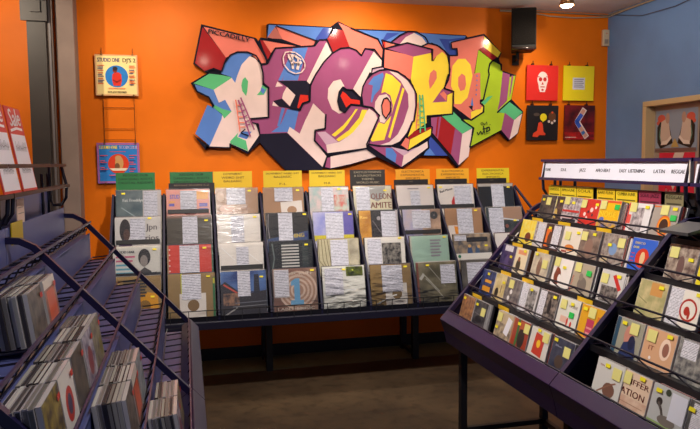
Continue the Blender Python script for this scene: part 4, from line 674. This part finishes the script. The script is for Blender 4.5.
# ---------------- compact disc racks ----------------
FASC = mat((28, 15, 62), .34); PANEL = mat((84, 92, 146), .40); TIER = mat((12, 11, 18), .5); RAIL = mat((50, 36, 76), .35)
WIRE = mat((18, 17, 34), .35); BAR = mat((30, 26, 62), .32)
SX, SZ, L = .1075, .122, 1.03
def cd_rack(label, loc, rz, z0, kind, first, last):
    t = thing('disc_rack', label, 'rack', loc, (0, 0, rz))
    right = kind == 'right'
    for k in range(5):
        yl, zl = SX*k, z0+SZ*k
        lab = ('lowest', 'second', 'middle', 'fourth', 'topmost')[k]
        if right:
            b = MB(); d = .128
            b.add([(0, yl-.002, zl-.027), (L, yl-.002, zl-.027), (L, yl+d, zl-.027-d*.268), (0, yl+d, zl-.027-d*.268), (0, yl-.002, zl-.033), (L, yl-.002, zl-.033), (L, yl+d, zl-.033-d*.268), (0, yl+d, zl-.033-d*.268)],
                  [(0,1,2,3), (7,6,5,4), (4,5,1,0), (6,7,3,2), (5,6,2,1), (7,4,0,3)], TIER)
            b.box((0, yl-.006, zl-.048), (L, yl-.002, zl-.024), TIER)
            b.box((0, yl+d, zl-.061), (L, yl+d+.004, zl+.055), TIER)
            tr = b.build('shelf', t)
            b = MB(); b.tube([(0, yl-.004, zl), (L, yl-.004, zl)], .0042, WIRE, 6)
            n = 12; pts = [(i*L/n, yl-.005, zl-.002 if i % 2 else zl-.028) for i in range(n+1)]
            b.tube(pts, .0028, WIRE, 4); b.build('lip_rail', tr)
        else:
            b = MB(); d = .100
            for i in range(11):
                x = .02+i*(L-.04)/10
                b.tube([(x, yl-.003, zl), (x, yl+.014, zl-.034), (x, yl+d, zl-.042)], .003, WIRE, 5)
            b.tube([(0, yl+d, zl-.042), (L, yl+d, zl-.042)], .003, WIRE, 5); b.tube([(0, yl+.014, zl-.036), (L, yl+.014, zl-.036)], .003, WIRE, 5)
            tr = b.build('wire_shelf', t)
            b = MB(); b.box((0, yl+.002, zl-.062), (L, yl+SX+.004, zl-.058), PANEL); b.box((0, yl+SX+.002, zl-.062), (L, yl+SX+.006, zl+SZ-.052), PANEL); b.build('stepped_sheet', tr)
            b = MB(); b.box((0, yl-.006, zl-.004), (L, yl-.001, zl+.005), RAIL)
            b.build('lip_rail', tr)
    # body behind the tiers
    if right:
        b = MB(); b.box((0, .56, .72), (L, .575, z0+4*SZ+.13), TIER); b.box((0, .02, z0-.16), (L, .56, z0-.145), TIER); b.build('body_panel', t)
    else:
        b = MB(); q = [(0, .12, z0-.10), (L, .12, z0-.10), (L, .60, z0+.40), (0, .60, z0+.40)]
        b.add(q+[(x, y+.006, z-.006) for x, y, z in q], [(0,1,2,3), (7,6,5,4), (0,4,5,1), (3,2,6,7), (1,5,6,2), (0,3,7,4)], PANEL); b.build('sloping_panel', t)
        b = MB(); b.box((0, .60, z0+.36), (L, .606, z0+.645), PANEL); b.build('back_panel', t)
    pr = [(-.012, z0), (-.050, z0-.042), (-.030, z0-.10), (-.015, z0-.165), (.03, z0-.165), (.03, z0-.03)]
    b = MB(); b.prism(pr, 0, L, FASC, ax='yz')
    b.build('fascia', t, bevel=.002)
    ends = ([0] if True else [])+([L] if last else [])
    for x in ends:
        s = -1
        b = MB(); off = .004
        pts = [(x, -.012, z0-.022), (x, .006, z0-.002), (x, .46, z0+.497), (x, .50, z0+.518), (x, .60, z0+.526)]
        b.tube(pts, .0145, BAR, 4); b.build('divider_bar', t)
    if right:
        for x in ([0, L] if first else [L]):
            b = MB(); b.prism([(.0, z0-.03), (.50, z0+.50), (.56, z0+.50), (.56, z0-.16), (.0, z0-.16)], x-.004 if x else -.004, x+.004 if x else .004, NAVY, ax='yz'); b.build('side_panel', t)
    for x in (.035, L-.035):
        for y in (.06, .515):
            b = MB(); b.box((x-.0165, y-.0165, 0), (x+.0165, y+.0165, z0-.14), BLK); b.build('leg', t)
        b = MB(); b.box((x-.012, .06, .268), (x+.012, .515, .294), BLK); b.build('crossbar', t)
    b = MB(); b.box((.035, .503, .268), (L-.035, .527, .294), BLK); b.build('crossbar', t)
    # header rails
    b = MB(); TR = mat((48, 20, 24), .5) if not right else mat((40, 30, 72), .35, coat=.2)
    xs = -.035 if right and first else 0
    b.box((xs, .520, 1.630), (L-.006, .545, 1.643), TR); b.box((xs, .508, 1.538), (L-.006, .533, 1.551), TR); b.build('header_rail', t)
    for x in (xs+.025, L-.03):
        b = MB(); b.tube([(x, .537, 1.632), (x, .518, 1.545), (x, .522, 1.49), (x, .545, 1.458), (x, .578, 1.458), (x, .588, 1.48), (x, .588, 1.632)], .0075, WIRE, 6); b.build('header_bracket', t)
    for x in (.03, .16, L-.16, L-.03):
        b = MB(); b.tube([(x, .596, 1.30), (x, .596, 1.60)], .0075, WIRE, 6); b.build('header_post', t)
    return t
RX, RY = 1.27, -2.48
r1 = cd_rack('far section of the navy tiered disc rack at the right', (RX, RY, 0), -math.pi/2, .893, 'right', True, False)
r2 = cd_rack('near section of the tiered disc rack at the right edge', (RX, RY-L-.004, 0), -math.pi/2, .893, 'right', False, True)
l1 = cd_rack('far empty section of the wire disc rack on the left', (-.007, -3.315, 0), math.pi/2, .885, 'left', False, True)
l2 = cd_rack('near section of the left wire disc rack holding leaning discs', (-.007, -3.315-L-.004, 0), math.pi/2, .885, 'left', False, False)
# header boards on the right rack
def header(x0, words, label, n):
    e0 = -.035 if n == 1 else 0
    t = thing('header_board', label, 'sign', (RX+.532, RY-x0, 1.551), (0, 0, -math.pi/2), 'header boards of the disc rack')
    b = MB(); b.add([(e0, -.012, 0), (L-.02, -.012, 0), (L-.02, .0, .079), (e0, .0, .079), (e0, -.009, 0), (L-.02, -.009, 0), (L-.02, .003, .079), (e0, .003, .079)], [(0,1,2,3), (7,6,5,4), (0,4,5,1), (3,2,6,7), (1,5,6,2), (0,3,7,4)], mat((236, 236, 246), .4)); b.build('white_board', t)
    b = MB()
    for s, x in words: b.text(s, x, 0, .021, 0, mat((60, 58, 70), .5), width={6: .07, 9: .105, 15: .16}.get(len(s), .0125*len(s)), bold=.0014)
    b.build('lettering', t, (0, -.0075, .033), (R(-8.6), 0, 0))
    b = MB(); b.box((L-.02, -.014, -.004), (L-.014, .004, .083), mat((210, 196, 180), .3)); b.build('end_strip', t)
header(.005, [('FUNK', .022), ('SOUL', .165), ('JAZZ', .325), ('AFRO-BEAT', .48), ('EASY  LISTENING', .677), ('LATIN', .842), ('REGGAE', .945)], 'white header board reading FUNK to REGGAE over the right disc rack', 1)
header(L+.009, [('HIP HOP', .15), ('BREAKS', .4)], 'white header board of the near right rack section at the picture edge', 2)

CASE_EDGE = mat((196, 190, 190), .2, coat=.5)
NOTE = mat((222, 214, 130), .6); PRICE = mat((236, 222, 40), .5); GREENP = mat((40, 190, 80), .5)
EDG = [(196, 190, 188), (120, 112, 110), (60, 56, 60), (170, 160, 150), (88, 60, 50), (220, 214, 210), (60, 66, 90), (140, 60, 50)]
def disc_case(frame, x, y, z, lean, base, art, label, note=None, price=None, green=None, spine=None, grp=None, tilt=0, pcol=None):
    """frame: rack Empty; the case stands in world space at the rack's local (x, y, z)"""
    M = Matrix.Translation(frame.location) @ Matrix.Rotation(frame.rotation_euler.z, 4, 'Z')
    p = M @ Vector((x, y, z)); rot = (-lean, tilt, frame.rotation_euler.z)
    if art is None:
        b = MB(); b.box((-.071, 0, 0), (.071, .0098, .124), mat(spine or random.choice(EDG), .25, coat=.4)); b.box((-.0712, .0012, .003), (-.0705, .0086, .121), mat(base, .4)); b.box((-.068, .0015, .1236), (.068, .0083, .1244), mat(base, .5))
        o = b.build('disc_case', None, p, rot); return tag(o, label, 'compact disc', grp)
    t = thing('disc_case', label, 'compact disc', p, rot, grp)
    b = MB(); b.box((-.071, 0, 0), (.071, .0098, .124), mat(spine or (200, 196, 196), .2, coat=.4)); b.build('case', t)
    b = MB(); b.rect(-.0695, .0015, .0695, .1225, -.0004, mat(base, .35, coat=.25)); paint_cover(b, art, .139, .123, -.0006, rough=.35, step=.0001); b.build('cover_insert', t)
    if note:
        q = MB(); q.box((-.07+note[0]*.14-.021, -.0032, note[1]*.124-.019), (-.07+note[0]*.14+.021, -.0024, note[1]*.124+.019), NOTE); q.build('note_sticker', t)
    if price:
        q = MB(); q.box((-.07+price[0]*.14-.012, -.0040, price[1]*.124-.006), (-.07+price[0]*.14+.012, -.0034, price[1]*.124+.006), pcol or PRICE); q.build('price_sticker', t)
    if green:
        q = MB(); q.box((-.07+green[0]*.14-.016, -.0040, green[1]*.124-.011), (-.07+green[0]*.14+.016, -.0034, green[1]*.124+.011), GREENP); q.build('green_sticker', t)
    return t
W_ = (232, 228, 224); GY = (150, 142, 138); TN = (190, 166, 132); DKB = (50, 44, 46)
ph = lambda a, b_, s=40: ('n', 0, 0, 1, 1, a, b_, s)
CDS = { # tier: [(local x of the left edge, base, art, note, price, green, description)]
 4: [(-.005, DKB, [ph((44, 40, 42), (92, 84, 76), 50), ('r', .6, .1, .9, .4, (90, 84, 80))], (.55, .75), (.22, .8), None, 'dark grey cover'),
     (.075, (56, 44, 44), [ph((50, 40, 42), (96, 76, 66), 40), ('e', .6, .3, .12, .2, (200, 170, 90))], (.42, .72), (.86, .8), None, 'dark brown cover with a gold figure'),
     (.222, (200, 190, 190), [('n', 0, .3, 1, 1, (206, 196, 196), (110, 96, 104), 50), ('r', 0, .42, 1, .5, (200, 40, 36)), ('r', 0, .2, 1, .26, (200, 40, 36)), ('r', .1, .05, .9, .16, (40, 40, 50))], (.2, .85), (.6, .78), None, 'white cover with red bars'),
     (.362, (206, 48, 40), [('d', .28, .42, .07, (236, 220, 214)), ('d', .46, .52, .05, (60, 40, 50)), ('d', .62, .60, .08, (236, 210, 206)), ('d', .42, .30, .05, (236, 214, 206)), ('d', .7, .42, .05, (80, 50, 60)), ('d', .82, .70, .05, (236, 220, 214)), ('d', .2, .25, .04, (70, 50, 60))], (.16, .80), (.88, .80), None, 'red cover with white shapes'),
     (.510, (240, 186, 24), [('t', 'NOISE', .45, .42, .28, (252, 222, 60), .8), ('r', 0, .92, 1, 1, (226, 90, 40)), ('n', 0, 0, 1, .3, (70, 90, 150), (220, 170, 40), 40), ('e', .2, .32, .12, .08, (90, 110, 180))], (.18, .82), None, (.86, .78), 'yellow cover lettered NOISE'),
     (.696, (226, 222, 222), [('r', 0, 0, .06, 1, (200, 50, 46)), ('n', .22, .08, .72, .86, (110, 100, 104), (206, 196, 196), 44), ('r', .06, .3, .2, .6, (222, 90, 80))], (.24, .84), (.82, .88), None, 'white cover with a grey portrait'),
     (.852, (166, 156, 146), [('e', .52, .36, .26, .32, (232, 110, 30)), ('e', .52, .36, .22, .27, (240, 150, 40)), ('e', .52, .36, .17, .22, (60, 40, 34)), ('r', .0, .93, .4, .97, (220, 110, 50))], (.46, .84), (.84, .90), (.84, .62), 'grey-tan cover with an orange ringed dark disc')],
 3: [(-.035, (240, 206, 30), [ph((240, 206, 30), (236, 220, 120), 40), ('e', .6, .3, .2, .2, (120, 60, 40))], None, None, None, 'bright yellow cover at the end of the tier'),
     (.093, (206, 196, 190), [('n', 0, .2, .5, 1, (200, 190, 186), (120, 100, 100), 50), ('s', .5, .1, .96, .92)], None, (.2, .85), None, 'pale cover with right-half text sheet'),
     (.240, (70, 50, 50), [('r', .1, .1, .4, .8, (226, 110, 40)), ('e', .35, .4, .12, .3, (90, 60, 50)), ('s', .5, .08, .95, .95)], None, (.3, .82), None, 'dark cover with an orange figure and white sheet'),
     (.390, (226, 216, 200), [('e', .5, .24, .26, .12, (220, 130, 60)), ('r', .1, .05, .4, .12, (160, 70, 60))], (.3, .66), (.85, .82), None, 'white cover with an orange smear'),
     (.535, (116, 96, 84), [ph((96, 80, 72), (150, 130, 116), 30), ('e', .5, .4, .2, .3, (140, 110, 96))], (.2, .76), (.68, .86), None, 'grey-brown portrait cover'),
     (.690, (134, 124, 116), [ph((110, 96, 92), (170, 160, 150), 44), ('e', .5, .5, .18, .2, (120, 150, 190)), ('r', .05, .05, .35, .25, (190, 170, 130))], (.84, .74), (.36, .62), None, 'mottled grey cover with a blue patch'),
     (.872, (38, 96, 200), [('t', 'DISCO', .32, .82, .10, (226, 206, 40), .4), ('t', 'DUB', .2, .68, .10, (226, 206, 40), .22), ('d', .52, .40, .27, (206, 56, 34)), ('e', .53, .40, .10, .20, (226, 190, 140)), ('r', .06, .5, .2, .53, (200, 60, 80)), ('r', .06, .38, .18, .41, (200, 60, 80)), ('r', .06, .26, .2, .29, (200, 60, 80))], None, None, None, 'blue cover with a red circle')],
 2: [(-.033, (48, 40, 80), [ph((44, 36, 80), (84, 72, 110), 40), ('s', .2, .75, .8, .98), ('e', .5, .3, .12, .3, (90, 76, 120))], None, (.78, .55), None, 'deep violet cover'),
     (.120, (230, 212, 176), [('r', .0, 0, .12, 1, (210, 110, 60)), ('e', .5, .30, .15, .26, (70, 60, 46)), ('e', .5, .55, .08, .1, (150, 90, 60)), ('r', .35, .75, .9, .92, (226, 150, 110))], None, (.8, .9), None, 'cream cover with an orange edge and dark figure'),
     (.320, (186, 172, 148), [ph((176, 164, 144), (210, 196, 170), 26), ('e', .46, .45, .14, .34, (130, 100, 84)), ('e', .46, .75, .07, .1, (160, 130, 110))], (.78, .62), (.2, .92), None, 'beige cover with a standing figure'),
     (.495, (236, 228, 220), [('e', .30, .35, .18, .30, (130, 60, 40)), ('e', .42, .30, .08, .14, (240, 230, 226)), ('d', .25, .6, .07, (150, 70, 46)), ('d', .15, .15, .04, (200, 40, 36))], (.18, .84), (.62, .70), None, 'white cover with a brown horse'),
     (.650, (176, 162, 140), [('t', 'TURION', .06, .2, .10, (200, 40, 36), .6, 1.45), ('e', .55, .3, .22, .26, (120, 110, 100)), ('e', .45, .55, .10, .12, (140, 126, 112))], (.24, .84), None, (.80, .72), 'tan cover with a crouching figure'),
     (.832, (206, 202, 198), [('n', .1, .02, .85, .52, (44, 42, 44), (140, 132, 126), 60), ('p', [(.5, .85), (.62, .92), (.95, .5), (.84, .42)], (200, 50, 44))], (.2, .72), (.78, .86), None, 'white cover with dark crowd and red stamp')],
 1: [(-.015, (60, 70, 120), [ph((40, 44, 60), (66, 80, 140), 40), ('r', .2, .1, .8, .35, (220, 150, 40)), ('r', .3, .5, .8, .62, (226, 160, 50))], None, (.5, .85), None, 'blue and orange cover'),
     (.118, (200, 178, 122), [ph((190, 168, 110), (220, 200, 150), 24), ('e', .46, .26, .13, .20, (50, 42, 36)), ('r', .7, .3, .76, .6, (140, 110, 80))], None, (.86, .72), None, 'sandy beige cover with a dark doorway'),
     (.262, (110, 100, 100), [ph((84, 76, 80), (140, 130, 124), 40), ('d', .45, .5, .08, W_), ('d', .35, .25, .08, W_)], (.4, .78), None, None, 'grey cover with white spots'),
     (.407, (206, 200, 196), [('s', 0, .02, .40, .98), ('n', .42, .1, .92, .85, (60, 56, 56), (176, 170, 166), 50), ('d', .66, .5, .12, (140, 132, 128))], None, (.62, .84), None, 'black and white photo and left-hand sheet'),
     (.569, (70, 62, 62), [('s', .0, .05, .36, .97), ('n', .4, 0, 1, .9, (50, 46, 48), (150, 136, 124), 46), ('e', .62, .5, .10, .24, (40, 36, 38))], None, (.84, .86), None, 'dark photo and white left-hand sheet'),
     (.716, (222, 218, 206), [('t', 'NUDE', .7, .72, .12, (150, 130, 120), .4), ('r', .2, .2, .5, .4, (226, 180, 160)), ('e', .55, .25, .04, .14, (206, 50, 40)), ('e', .74, .2, .05, .10, (206, 60, 50))], (.24, .76), (.66, .84), (.72, .5), 'pale cover with small red figures'),
     (.872, (226, 164, 34), [('r', .34, .05, .66, .6, (190, 60, 90)), ('r', .38, .12, .62, .2, (230, 150, 150)), ('r', .38, .3, .62, .36, (230, 150, 150)), ('r', .76, .1, .96, .75, (210, 120, 40))], (.52, .80), (.2, .86), None, 'orange-yellow cover with a pink panel')],
 0: [(-.006, (140, 98, 70), [ph((116, 80, 62), (176, 126, 84), 46)], None, (.2, .85), None, 'mottled brown cover'),
     (.140, (54, 54, 58), [ph((44, 44, 50), (84, 82, 84), 30), ('l', [(.1, .5), (.9, .45)], .02, (120, 120, 120)), ('e', .5, .3, .25, .14, (36, 36, 40))], (.76, .62), (.24, .82), None, 'dark slate cover with curved lines'),
     (.392, (190, 170, 136), [('n', 0, 0, 1, .6, (110, 96, 84), (190, 170, 140), 40), ('p', [(.56, .3), (.70, .9), (.98, .82), (.84, .22)], (230, 226, 232))], (.2, .78), (.14, .4), None, 'tan cover with a tilted white sheet'),
     (.530, (160, 62, 40), [('r', .3, 0, .42, 1, (60, 110, 60)), ('e', .62, .4, .20, .35, (54, 44, 40)), ('r', .42, .7, .9, .95, (180, 90, 60)), ('r', .0, 0, .08, 1, (190, 130, 90))], (.86, .78), (.4, .84), None, 'rust red and green cover with a dark figure'),
     (.690, (214, 208, 198), [('p', [(.22, .18), (.28, .86), (.78, .80), (.74, .12)], (196, 64, 48)), ('e', .5, .52, .10, .13, (240, 190, 50))], (.82, .80), (.44, .94), None, 'white cover with a red square'),
     (.848, (56, 62, 84), [ph((44, 50, 70), (72, 76, 92), 30), ('e', .45, .3, .2, .2, (80, 64, 56)), ('t', 'Blue', .3, .72, .09, (160, 166, 186), .3)], (.74, .66), (.16, .9), None, 'slate blue cover with an orange shelf-mark')],
}
CDS2 = {
 4: [(1.19, (130, 170, 60), [ph((110, 150, 50), (160, 190, 90), 20)], None, (.4, .4), None, 'leaf green cover')],
 3: [(1.075, (150, 132, 118), [ph((100, 80, 74), (186, 170, 152), 36), ('e', .5, .4, .12, .3, (110, 84, 80))], (.22, .76), (.82, .62), None, 'brown and grey patterned cover'), (1.225, (230, 210, 40), [('r', .2, .4, 1, 1, (236, 230, 236))], None, None, None, 'yellow and white cover')],
 2: [(1.062, (186, 176, 120), [ph((166, 160, 110), (206, 190, 140), 24), ('r', .42, .6, .85, .97, (206, 150, 84)), ('l', [(.05, .5), (.4, .35)], .02, (130, 126, 80))], None, (.8, .86), None, 'olive and orange abstract cover'),
     (1.212, (232, 226, 214), [('s', 0, 0, .42, .98), ('d', .66, .48, .27, (176, 50, 40)), ('d', .66, .48, .22, (232, 226, 214)), ('e', .62, .45, .09, .12, (176, 50, 40)), ('e', .70, .36, .04, .12, (176, 50, 40))], None, (.9, .92), None, 'white cover with a red ring and leaf emblem')],
 1: [(1.086, (156, 154, 136), [('r', 0, 0, .14, 1, (40, 74, 96)), ('e', .55, .56, .18, .30, (196, 134, 116)), ('p', [(.3, 0), (.4, .35), (.8, .5), (.9, 0)], (44, 56, 96)), ('e', .68, .4, .12, .2, (30, 40, 70))], (.70, .78), (.32, .86), None, 'portrait cover in teal, skin and navy'),
     (1.232, (216, 168, 130), [('t', 'IT', .28, .42, .17, (150, 80, 56), .18), ('e', .72, .55, .17, .28, (240, 210, 186)), ('e', .74, .54, .10, .18, (150, 100, 84)), ('d', .3, .22, .04, (240, 226, 220)), ('r', .25, .10, .55, .14, (226, 200, 180))], (.24, .78), (.8, .90), None, 'peach cover lettered IT with a portrait'),
     (1.388, (120, 122, 120), [ph((80, 80, 84), (160, 158, 150), 50), ('s', .1, .55, .55, .98)], None, (.75, .8), None, 'grey stone-patterned cover')],
 0: [(1.135, (206, 204, 198), [('t', 'TEN CITY', .3, .8, .07, (150, 90, 70), .4), ('e', .60, .25, .22, .20, (120, 84, 70)), ('l', [(.2, .1), (.6, .4), (.8, .5)], .04, (140, 100, 80))], (.78, .74), (.42, .86), None, 'white cover with a reaching figure'),
     (1.258, (222, 196, 170), [('n', 0, 0, 1, .35, (200, 160, 136), (226, 200, 176), 20), ('t', 'IFFER', .66, .68, .20, (96, 26, 22), .60), ('t', 'ATION', .48, .38, .24, (96, 26, 22), .80), ('r', .1, .18, .9, .2, (170, 130, 110))], (.22, .80), (.72, .92), None, 'cream cover lettered IFFER ATION'),
     (1.412, (186, 188, 186), [('r', 0, 0, 1, .14, (150, 176, 110)), ('e', .25, .62, .09, .1, (50, 46, 44)), ('l', [(.22, .6), (.35, .45), (.42, .3)], .07, (90, 84, 80)), ('e', .55, .24, .26, .12, (120, 112, 104)), ('e', .45, .9, .08, .08, (60, 70, 56)), ('r', .56, .30, 1, .95, (214, 216, 226))], None, (.2, .86), None, 'grey cover with dark drawing over green'),
     (1.556, (70, 70, 70), [ph((56, 56, 58), (100, 98, 96), 30), ('s', .1, .35, .5, .95)], None, (.1, .78), None, 'dark cover and white sheet at picture edge')],
}
TN_ = ['bottom', 'fourth', 'middle', 'second', 'top']
frontgrp = 'front discs on the right rack'
for D_, fr, sec in ((CDS, r1, 'far'), (CDS2, r2, 'near')):
    for k, lst in D_.items():
        for j, (x, base, art, note, price, green, desc) in enumerate(lst):
            xl = x-(L+.004 if fr is r2 else 0)
            xl = max(xl, .008)+.0715
            yl, zl = SX*k, .893+SZ*k
            if xl+.072 > L: xl = L-.0735
            ln = R(15); tl = random.uniform(-.012, .012)
            jit = .0035*(j % 2)
            disc_case(fr, xl, yl+.046+jit, zl-.0385-.268*jit+.0006, ln, base, art, 'disc with %s, %s tier, %s right rack' % (desc, TN_[k], sec), note, price, green, grp=frontgrp, tilt=tl*0)
            for q in range(2):
                off = .0105*(q+1)+jit
                disc_case(fr, xl+random.uniform(0, .012) if q else xl+.004, yl+.046+off, zl-.0385-.268*off*1.0+.0006, ln, random.choice(EDG), None, '%s case behind %s, right rack' % (('first', 'second')[q], desc), grp='discs filed behind the front ones on the right rack')
# a run of thin cases seen by their spines between the covers
for k, x, n in ((4, .663, 3), (3, .834, 4), (2, .975, 2)):
    for q in range(n):
        M = Matrix.Translation(r1.location) @ Matrix.Rotation(r1.rotation_euler.z, 4, 'Z')
        zl = .893+SZ*k; p = M @ Vector((x+.0105*q-.005, SX*k+.052, zl-.041))
        b = MB(); b.box((0, 0, 0), (.0098, .125, .119), mat(EDG[(k+q) % 8], .25, coat=.4)); b.box((.002, -.0006, .004), (.008, 0, .115), mat(EDG[(k*2+q*3+1) % 8], .4))
        o = b.build('disc_case', None, p, (-R(15), 0, r1.rotation_euler.z))
        tag(o, 'spine-out case, %s from left, %s tier, right rack' % (ORD[q], TN_[k]), 'compact disc', 'discs standing spine out on the right rack')
# small yellow shelf labels under the tiers
for k, xs in ((1, (.06, .34)), (2, (.15, .36, .8)), (3, (.06, .30)), (4, (.06, .3, .6))):
    for x in xs:
        b = MB(); b.box((x, SX*k-.0085, .893+SZ*k-.047), (x+.10, SX*k-.0062, .893+SZ*k-.029), mat((222, 180, 24), .5))
        b.build('shelf_label', r1)
# genre tabs behind the top tier of the right rack
TB = [(.004, .108, (236, 208, 40), 'yellow', 'FUNK/SOUL'), (.119, .130, (236, 208, 40), 'yellow', 'AFRO-FUNK'), (.256, .130, (238, 202, 34), 'yellow', 'SOUL'), (.418, .130, (240, 200, 34), 'yellow', 'RARE FUNK'), (.555, .140, (240, 208, 40), 'yellow', 'CUMBIA FUNK'), (.706, .131, (150, 44, 74), 'maroon', 'SOUL JAZZ'), (.860, .10, (136, 126, 90), 'olive-grey', 'REGGAE')]
TBN = ['first', 'second', 'third', 'fourth', 'fifth', 'sixth', 'seventh']
for i, (x, wd, rgb, cn, tx) in enumerate(TB):
    if x+wd > L: wd = L-x-.005
    M = Matrix.Translation(r1.location) @ Matrix.Rotation(r1.rotation_euler.z, 4, 'Z'); p = M @ Vector((x, .545, 1.375))
    b = MB(); b.box((0, 0, 0), (wd, .003, .135), mat(rgb, .55)); b.text(tx, wd/2, .110, .02, -.0006, mat(tuple(v//3 for v in rgb), .6), width=wd*.85, bold=.0006); b.rect(.01, .088, wd-.01, .094, -.0006, mat(tuple(v//2 for v in rgb), .6))
    o = b.build('genre_tab', None, p, (0, 0, r1.rotation_euler.z)); tag(o, '%s genre tab, %s from the left behind the top tier of the right rack' % (cn, TBN[i]), 'sign', 'genre tabs of the right disc rack')

# discs in the left rack
LC = [((150, 90, 70), [('r', .15, .1, .85, .75, (206, 90, 56)), ('r', 0, .8, 1, 1, (210, 200, 190))], 'orange and white cover'), ((60, 56, 60), [ph((50, 46, 50), (110, 100, 90), 30)], 'grey-black cover'), ((110, 100, 90), [ph((90, 80, 74), (150, 140, 110), 30), ('r', .6, .1, .9, .5, (120, 110, 50))], 'olive-grey cover'),
      ((140, 130, 150), [ph((90, 80, 110), (190, 180, 190), 30), ('e', .5, .4, .25, .3, (130, 60, 70))], 'mauve portrait cover'), ((52, 46, 48), [ph((44, 40, 42), (96, 84, 72), 20)], 'near-black cover'), ((226, 220, 214), [('e', .5, .4, .28, .3, (190, 50, 40)), ('e', .5, .4, .15, .18, (60, 60, 90))], 'white cover with a red oval'), ((96, 84, 60), [ph((70, 60, 50), (150, 130, 60), 30)], 'brown-yellow cover'), ((120, 130, 140), [ph((100, 110, 120), (170, 176, 180), 30)], 'blue-grey cover')]
GRE = [(70, 66, 68), (120, 116, 112), (160, 158, 150), (50, 46, 50), (100, 100, 94), (186, 184, 178)]
LS = {3: [(.745, 7), (.575, 7)], 2: [(.765, 7), (.615, 6), (.455, 7), (.30, 7), (.15, 7)], 1: [(.81, 7), (.655, 7), (.50, 7)], 0: [(.86, 6), (.71, 7)]}
ci = 0
for k, lst in LS.items():
    for j, (xr, n) in enumerate(lst):
        for q in range(n):
            base, art, desc = LC[ci % 8]
            x = xr-.071; off = .0108*q; ln = R(8)
            y = SX*k+.016+off; z = .885+SZ*k-.0338-.07*(.016+off-.014)+.003
            pos = '%s stack from far end, %s tier, left rack' % (ORD[j], TN_[k])
            if q == 0:
                disc_case(l2, x, y, z, ln, base, art, '%s fronting %s' % (desc, pos), note=None, price=(.86, .8), green=None, pcol=mat((196, 60, 50), .5), grp='front discs in the left rack')
            else:
                disc_case(l2, x-random.uniform(0, .012), y, z, ln, random.choice(GRE), None, '%s case back in %s' % (ORD[min(q, 8)], pos), spine=random.choice([(206, 200, 198), (150, 144, 142), (90, 84, 84), (180, 176, 180), (70, 64, 60)]), grp='discs filed in the left rack')
        ci += 1
# sale cards on the left header rail
for i, (y, lab) in enumerate(((-3.19, 'red and white Sale card leaning on the left rack rail, nearer the column'), (-3.43, 'red and white Sale card, cut by the left edge of the picture'))):
    b = MB(); Rr = mat((206, 52, 48), .45); Wc = mat((232, 230, 240), .45); Gm = mat((150, 150, 158), .6)
    b.box((-.105, 0, 0), (.105, .004, .285), Rr); b.rect(-.096, .008, .096, .192, -.0006, Wc)
    b.text('Sale', 0, .222, .085, -.0008, mat((240, 236, 240), .4), width=.15, shear=.15, bold=.005, rot=.06); b.stroke([(-.085, .203), (0, .214), (.08, .212)], .009, -.0006, mat((240, 236, 240), .4))
    for zz, w0 in ((.135, .14), (.06, .12)):
        xx = -w0/2
        while xx < w0/2:
            h = random.uniform(.02, .034); b.stroke([(xx, zz), (xx+.006, zz+h)], .0035, -.0010, Gm); b.stroke([(xx+.002, zz+h*.5), (xx+.012, zz+h*.4)], .003, -.0012, Gm); xx += .0115
    o = b.build('sale_card', None, (-.007-.508+.0, y+.105 if i == 0 else y+.105, 1.553), (R(-10), 0, math.pi/2)); tag(o, lab, 'sign', 'sale cards on the left rack')
b = MB(); b.box((-.05, 0, 0), (.05, .003, .10), mat((226, 196, 180), .5)); b.rect(-.04, .05, .04, .053, -.0006, mat((150, 130, 120), .5)); b.rect(-.04, .07, .03, .073, -.0006, mat((150, 130, 120), .5)); tag(b.build('price_card', None, (-.547, -3.10, 1.425), (0, 0, math.pi/2)), 'small pale pink card hanging under the Sale cards', 'sign')
b = MB(); b.box((-.075, 0, 0), (.075, .003, .07), mat((196, 166, 24), .5)); tag(b.build('genre_tab', None, (-.54, -3.19, 1.385), (0, 0, math.pi/2)), 'mustard yellow tab below the pale card on the left rack', 'sign')
M = Matrix.Translation(r2.location) @ Matrix.Rotation(r2.rotation_euler.z, 4, 'Z')
b = MB(); b.box((-.071, -.0625, 0), (.071, .0625, .0098), mat((84, 82, 84), .2, coat=.5)); b.box((-.068, -.060, .0098), (.068, .060, .0104), mat((110, 108, 110), .3, coat=.4))
tag(b.build('disc_case', None, M @ Vector((.10, SX*4-.01, .893+SZ*4+.012)), (R(12), 0, r2.rotation_euler.z)), 'grey clear disc case lying flat on the top tier, near section, right rack', 'compact disc')
